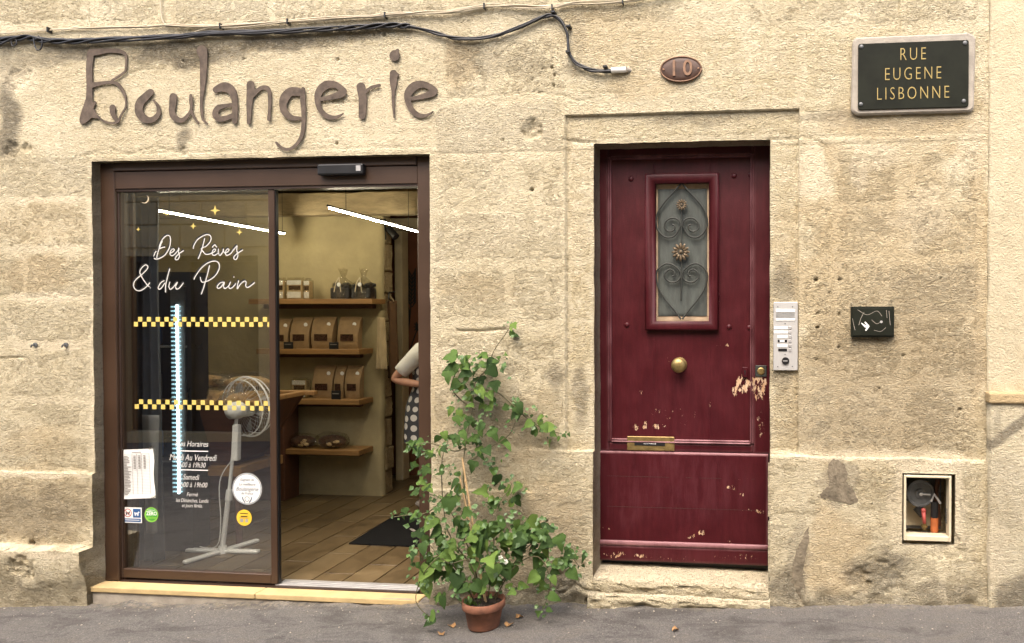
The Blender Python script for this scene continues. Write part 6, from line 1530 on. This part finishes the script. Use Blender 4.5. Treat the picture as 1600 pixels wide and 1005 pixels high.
def leaf_mesh(kind, seed):
    rnd = random.Random(seed)
    if kind == 0:    # heart
        O = [(0, 0), (.20, -.13), (.40, -.08), (.50, .12), (.46, .36), (.30, .62), (.12, .86), (0, 1.02)]
    elif kind == 1:  # three-lobed
        O = [(0, 0), (.22, -.12), (.44, -.05), (.58, .22), (.50, .36), (.30, .44), (.26, .66), (.12, .88), (0, 1.06)]
    else:            # long heart
        O = [(0, 0), (.16, -.10), (.32, -.03), (.38, .20), (.32, .46), (.20, .72), (.08, .94), (0, 1.1)]
    vs = []; fs = []; n = len(O); fold = rnd.uniform(-.05, .5); droop = rnd.uniform(.1, .9); tw = rnd.uniform(-.35, .35)
    def zz(x, y): return fold*abs(x)-droop*max(y, 0)**2*.5+tw*x*y+rnd.uniform(-.035, .035)
    mid = [(0, y, zz(0, y)) for _, y in O]
    for s in (1, -1):
        b = len(vs); vs += [(0, y, -droop*max(y, 0)**2*.5) for _, y in O]; vs += [(s*x*.55, y*.97+.02*x, zz(x*.55, y)) for x, y in O]; vs += [(s*x, y, zz(x, y)) for x, y in O]
        for k in range(n-1):
            for a_, b_ in ((0, n), (n, 2*n)):
                q_ = (b+a_+k, b+b_+k, b+b_+k+1, b+a_+k+1); fs.append(q_ if s > 0 else q_[::-1])
    vs += [(-.012, 0, 0), (.012, 0, 0), (.010, -.42, -.10), (-.010, -.42, -.10)]; k = len(vs); fs.append((k-4, k-3, k-2, k-1))
    me = bpy.data.meshes.new('leaf'); me.from_pydata(vs, [], fs)
    b = bmesh.new(); b.from_mesh(me); bmesh.ops.remove_doubles(b, verts=b.verts[:], dist=.0005); bmesh.ops.recalc_face_normals(b, faces=b.faces[:]); b.to_mesh(me); b.free()
    me.materials.append(M['leaf']); me.polygons.foreach_set('use_smooth', [True]*len(me.polygons)); return me
LM = [leaf_mesh(k % 3 if k != 2 else 1, k) for k in range(16)]
rl = random.Random(21); nleaf = [0]
def put_leaf(px, py, Y, size):
    p = P3(px, py, Y); o = bpy.data.objects.new('leaf', LM[rl.randrange(16)]); COL.objects.link(o)
    # face out to the street and up to the light, tip hanging
    nrm = Vector((rl.gauss(0, .55), -1+rl.gauss(0, .35), .75+rl.gauss(0, .4))).normalized(); tip = Vector((rl.gauss(0, .8), rl.gauss(-.15, .3), -.7+rl.gauss(0, .4)))
    tip = (tip-nrm*tip.dot(nrm)).normalized(); xx = tip.cross(nrm)
    Mx = Matrix((xx, tip, nrm)).transposed().to_4x4(); s = size*rl.uniform(.75, 1.25)
    o.matrix_world = Matrix.Translation(p) @ Mx @ Matrix.Diagonal((s, s, s, 1)); mw = o.matrix_world.copy()
    o.parent = plant; o.matrix_parent_inverse = world_of(plant).inverted(); o.matrix_basis = mw; nleaf[0] += 1
CL = [(796,511,8,6,-.04,3,.055),(798,526,8,4,-.05,2,.07),(776,560,12,14,-.05,4,.045),(745,588,46,26,-.10,24,.095),(728,572,22,12,-.10,6,.105),(738,632,34,32,-.11,22,.08),(728,672,28,24,-.12,14,.075),(812,642,22,18,-.07,8,.085),(836,664,22,14,-.07,8,.085),(806,668,14,10,-.06,3,.06),(858,682,8,12,-.06,3,.07),(876,678,14,8,-.05,4,.05),
      (766,702,30,36,-.10,16,.085),(668,700,34,14,-.28,16,.075),(700,690,18,10,-.18,6,.07),(648,714,12,22,-.30,4,.06),(686,762,36,30,-.28,20,.085),(632,806,22,7,-.34,5,.065),(790,768,28,22,-.12,12,.09),(772,790,16,10,-.14,4,.075),(700,830,48,46,-.34,36,.095),(670,880,30,40,-.38,16,.09),(735,880,50,36,-.36,26,.10),(785,850,40,44,-.30,30,.095),
      (830,840,36,26,-.26,20,.095),(862,866,26,24,-.26,12,.09),(896,880,22,20,-.22,7,.08),(850,912,14,32,-.30,9,.085),(720,925,44,16,-.38,11,.085),(676,966,14,8,-.42,3,.085),(792,925,18,14,-.28,4,.07),(844,958,12,8,-.3,3,.06)]
for cx, cy, rx, ry, Y, n, s in CL:
    for k in range(max(2, round(n*.76))):
        a = rl.uniform(0, 6.28); q_ = math.sqrt(rl.random()); put_leaf(cx+1.12*rx*q_*math.cos(a), cy+1.12*ry*q_*math.sin(a)-s*68, Y+rl.gauss(0, .045), s*(.74 if cy > 780 else .64))
m = MB(); r2 = random.Random(77)
for cx, cy, rx, ry, Y, n, s in CL:
    for k in range(int(n*(2.6 if cy > 780 else 1.6))):
        a = r2.uniform(0, 6.28); q_ = math.sqrt(r2.random())*1.25; p = P3(cx+rx*q_*math.cos(a), cy+ry*q_*math.sin(a)-s*60, Y+r2.gauss(0, .045)); h = s*r2.uniform(.2, .42)
        tp = Vector((r2.gauss(0, .8), r2.gauss(-.2, .4), r2.gauss(-.5, .5))).normalized(); sd = tp.cross(Vector((r2.gauss(0, .4), -1, .6))).normalized(); up_ = sd.cross(tp)
        m.raw([p, p+tp*h*.35+sd*h*.42+up_*h*.1, p+tp*h, p+tp*h*.35-sd*h*.42+up_*h*.1, p+tp*h*.4], [(0, 1, 4), (1, 2, 4), (4, 2, 3), (0, 4, 3)])
o = m.build('small_leaves', M['leaf_young'], plant); o['kind'] = 'stuff'
for k, (px, py) in enumerate(((782,872),(790,878),(663,862))):
    c = P3(px, py, -.40); m = MB()
    for j in range(5): a = j*1.256+k; m.ico(c+Vector((math.cos(a)*.008, 0, math.sin(a)*.008)), .007, (1, .4, 1), 1)
    m.build('flower', M['petal'], plant)
# small weed in the pot
m = MB()
for k in range(40):
    a = random.uniform(0, 6.28); r_ = random.uniform(0, .045); c = pc+Vector((-.055+r_*math.cos(a), -.045+r_*math.sin(a)*.6, .135)); d = Vector((random.gauss(0, .5), random.gauss(-.2, .5), 1)).normalized()*random.uniform(.015, .04); s = d.cross(Vector((0, 1, .2))).normalized()*.004
    m.raw([c-s, c+s, c+d], [(0, 1, 2)])
o = m.build('weed', M['leaf'], plant); o['kind'] = 'stuff'
# litter round the pot
for k, (px, py, lab) in enumerate(((705, 980, 'curled dry leaf on the asphalt left of the pot'), (690, 992, 'pale dry leaf left of the pot near the bottom edge'), (795, 978, 'dry leaf right against the terracotta pot'), (812, 966, 'small dry leaf right of the pot under the vine'), (1055, 986, 'lone dry leaf on the asphalt below the front door'))):
    d = ray(px, py); t = 1.0
    for _ in range(6): p = CAM+d*t; t += (ground_z(p.x)-p.z)/d.z
    p = CAM+d*t; rr = random.Random(k); vs = []; n = 7
    for j in range(n): a = 2*math.pi*j/n; vs.append((p.x+.024*math.cos(a)*rr.uniform(.7, 1.2), p.y+.016*math.sin(a), ground_z(p.x)+.012+.010*math.sin(a*2+k)))
    vs.append((p.x, p.y, ground_z(p.x)+.008))
    o = pyd('fallen_leaf', vs, [(j, (j+1) % n, n) for j in range(n)], M['leaf_dry'], None); tag(o, lab, 'leaf', 'fallen leaves')
m = MB()
for k in range(220):
    x = random.uniform(-4.6, 1.7); y = -abs(random.gauss(.10, .10))-.03 if random.random() < .75 else random.uniform(-.9, -.1)
    if y < -1.2: continue
    m.ico((x, y-.02, ground_z(x)+.004), random.uniform(.002, .006), (1, 1, .7), 1, .25, k)
o = m.build('gravel', M['cement'], None); tag(o, 'loose pale grit along the foot of the wall', 'grit', kind='stuff')

# ================================================================== BAKER
def person():
    fp_ = G(645, 795, FZ); bx, by = fp_.x+.145, fp_.y+.09
    root = thing('person', (bx, by, FZ), 'person in a white T-shirt and dark dotted dress standing half hidden behind the door jamb', 'person')
    # x = forward, y = left (away from the camera), z = up
    N = {'pel': (0, 0, .90, .13), 'wai': (.0, 0, 1.04, .115), 'che': (-.01, 0, 1.22, .125), 'nec': (.0, 0, 1.40, .055), 'hed0': (.02, 0, 1.47, .06), 'hed1': (.035, 0, 1.57, .088), 'hed2': (.03, 0, 1.64, .055),
         'shr': (-.02, -.155, 1.345, .055), 'elr': (-.25, -.215, 1.10, .043), 'wrr': (.0, -.20, 1.06, .027), 'har': (.07, -.19, 1.06, .030),
         'shl': (.0, .155, 1.345, .055), 'ell': (-.05, .21, 1.08, .042), 'wrl': (.17, .17, 1.06, .027), 'hal': (.24, .15, 1.06, .030),
         'hir': (-.01, -.085, .84, .095), 'knr': (.02, -.09, .47, .058), 'anr': (-.045, -.09, .09, .036), 'tor': (.10, -.10, .035, .03), 'hee': (-.07, -.09, .04, .03),
         'hil': (.0, .085, .84, .095), 'knl': (.04, .09, .47, .058), 'anl': (.02, .09, .09, .036), 'tol': (.16, .10, .035, .03)}
    E = [('pel','wai'),('wai','che'),('che','nec'),('nec','hed0'),('hed0','hed1'),('hed1','hed2'),('che','shr'),('shr','elr'),('elr','wrr'),('wrr','har'),('che','shl'),('shl','ell'),('ell','wrl'),('wrl','hal'),('pel','hir'),('hir','knr'),('knr','anr'),('anr','tor'),('anr','hee'),('pel','hil'),('hil','knl'),('knl','anl'),('anl','tol')]
    for s, h in (('r', 'har'), ('l', 'hal')):
        hx, hy, hz, _ = N[h]; sg = -1 if s == 'r' else 1
        for k in range(4):
            o = (k-1.5)*.017; a = f'f{s}{k}'; N[a] = (hx+.045, hy-sg*o*.2, hz+o, .0088); N[a+'b'] = (hx+.075-.004*abs(k-1), hy-sg*.02, hz+o, .0080); N[a+'c'] = (hx+.078, hy-sg*.045, hz+o, .0070)
            E += [(h, a), (a, a+'b'), (a+'b', a+'c')]
        N[f't{s}'] = (hx+.005, hy-sg*.03, hz+.035, .0095); N[f't{s}b'] = (hx+.04, hy-sg*.045, hz+.045, .0085); E += [(h, f't{s}'), (f't{s}', f't{s}b')]
    keys = list(N); V = [(bx+N[k][0], by+N[k][1], FZ+N[k][2]) for k in keys]
    me = bpy.data.meshes.new('body'); me.from_pydata(V, [(keys.index(a), keys.index(b)) for a, b in E], [])
    o = link('body', me, M['skin'], root); sk_ = o.modifiers.new('skin', 'SKIN'); sk_.use_smooth_shade = True
    for i, k in enumerate(keys): me.skin_vertices[0].data[i].radius = (N[k][3],)*2; me.skin_vertices[0].data[i].use_root = (k == 'pel')
    o.modifiers.new('sub', 'SUBSURF').levels = 2; o.modifiers['sub'].render_levels = 2
    h = Vector((bx+.035, by, FZ+1.57))
    MB().sph(h+Vector((.088, 0, -.005)), .016, (1.1, .7, 1.3), 10, 6).build('nose', M['skin'], root, True)
    m = MB(); [m.sph(h+Vector((.078, s*.032, .015)), .011, (1, 1, .8), 10, 6) for s in (-1, 1)]; m.build('eyes', M['white'], root, True)
    m = MB(); [m.sph(h+Vector((.087, s*.032, .015)), .0045, (1, 1, 1), 8, 5) for s in (-1, 1)]; m.build('pupils', M['black'], root)
    MB().sph(h+Vector((.078, 0, -.045)), .012, (.8, 2.0, .5), 10, 6).build('mouth', M['red_valve'], root, True)
    m = MB(); [m.sph(h+Vector((.0, s*.088, .0)), .022, (.7, .35, 1.1), 10, 6) for s in (-1, 1)]; m.build('ears', M['skin'], root, True)
    m = MB().sph(h+Vector((-.02, 0, .03)), .105, (1.0, .95, .92), 20, 14)
    for v in m.b.verts:
        if v.co.x > h.x+.045 and v.co.z < h.z+.06: v.co.x = h.x+.045
    m.build('hair', M['hair'], root, True)
    def loft(name, rings, mat, n=28, uv=True, cap=False):
        vs = []; fs = []; uvs = []
        for (cx, cy, cz, rx, ry) in rings:
            for k in range(n): a = 2*math.pi*k/n; vs.append((bx+cx+rx*math.cos(a), by+cy+ry*math.sin(a), FZ+cz))
        for i in range(len(rings)-1):
            for k in range(n): fs.append((i*n+k, i*n+(k+1) % n, (i+1)*n+(k+1) % n, (i+1)*n+k)); uvs.append([(k*.035, rings[i][2]), ((k+1)*.035, rings[i][2]), ((k+1)*.035, rings[i+1][2]), (k*.035, rings[i+1][2])])
        o = pyd(name, vs, fs, mat, root, True); ul = o.data.uv_layers.new(name='UVMap')
        for p, u in zip(o.data.polygons, uvs):
            for li, q_ in zip(p.loop_indices, u): ul.data[li].uv = q_
        return o
    loft('t_shirt', [(-.005, 0, .95, .142, .172), (-.01, 0, 1.06, .135, .160), (-.012, 0, 1.20, .142, .172), (-.01, 0, 1.30, .138, .178), (-.005, 0, 1.355, .11, .15), (0, 0, 1.39, .075, .09)], M['shirt'])
    loft('dotted_dress', [(-.03, 0, .57, .205, .235), (-.035, 0, .68, .20, .225), (-.035, 0, .80, .195, .212), (-.03, 0, .90, .182, .200), (-.012, 0, 1.02, .152, .178), (-.012, 0, 1.14, .150, .178), (-.012, 0, 1.26, .152, .182), (-.012, 0, 1.33, .140, .130)], M['dots'])
    for s, a, b in ((-1, 'shr', 'elr'), (1, 'shl', 'ell')):
        p = Vector(N[a][:3])+Vector((bx, by, FZ)); q_ = Vector(N[b][:3])+Vector((bx, by, FZ)); d = q_-p
        MB().tube([p-d*.18+Vector((0, -s*.05, 0)), p, p+d*.3, p+d*.62, p+d*.74], [.055, .076, .071, .064, .060], 16).build('sleeve', M['shirt'], root, True)
    for s in ('r', 'l'):
        a = Vector(N['an'+s][:3])+Vector((bx, by, FZ)); MB().sph(Vector((a.x+.045, a.y, FZ+.045)), .05, (2.5, .85, .85), 16, 9).build('shoe', M['grey_print'], root, True)
person()
print('leaves', nleaf[0])
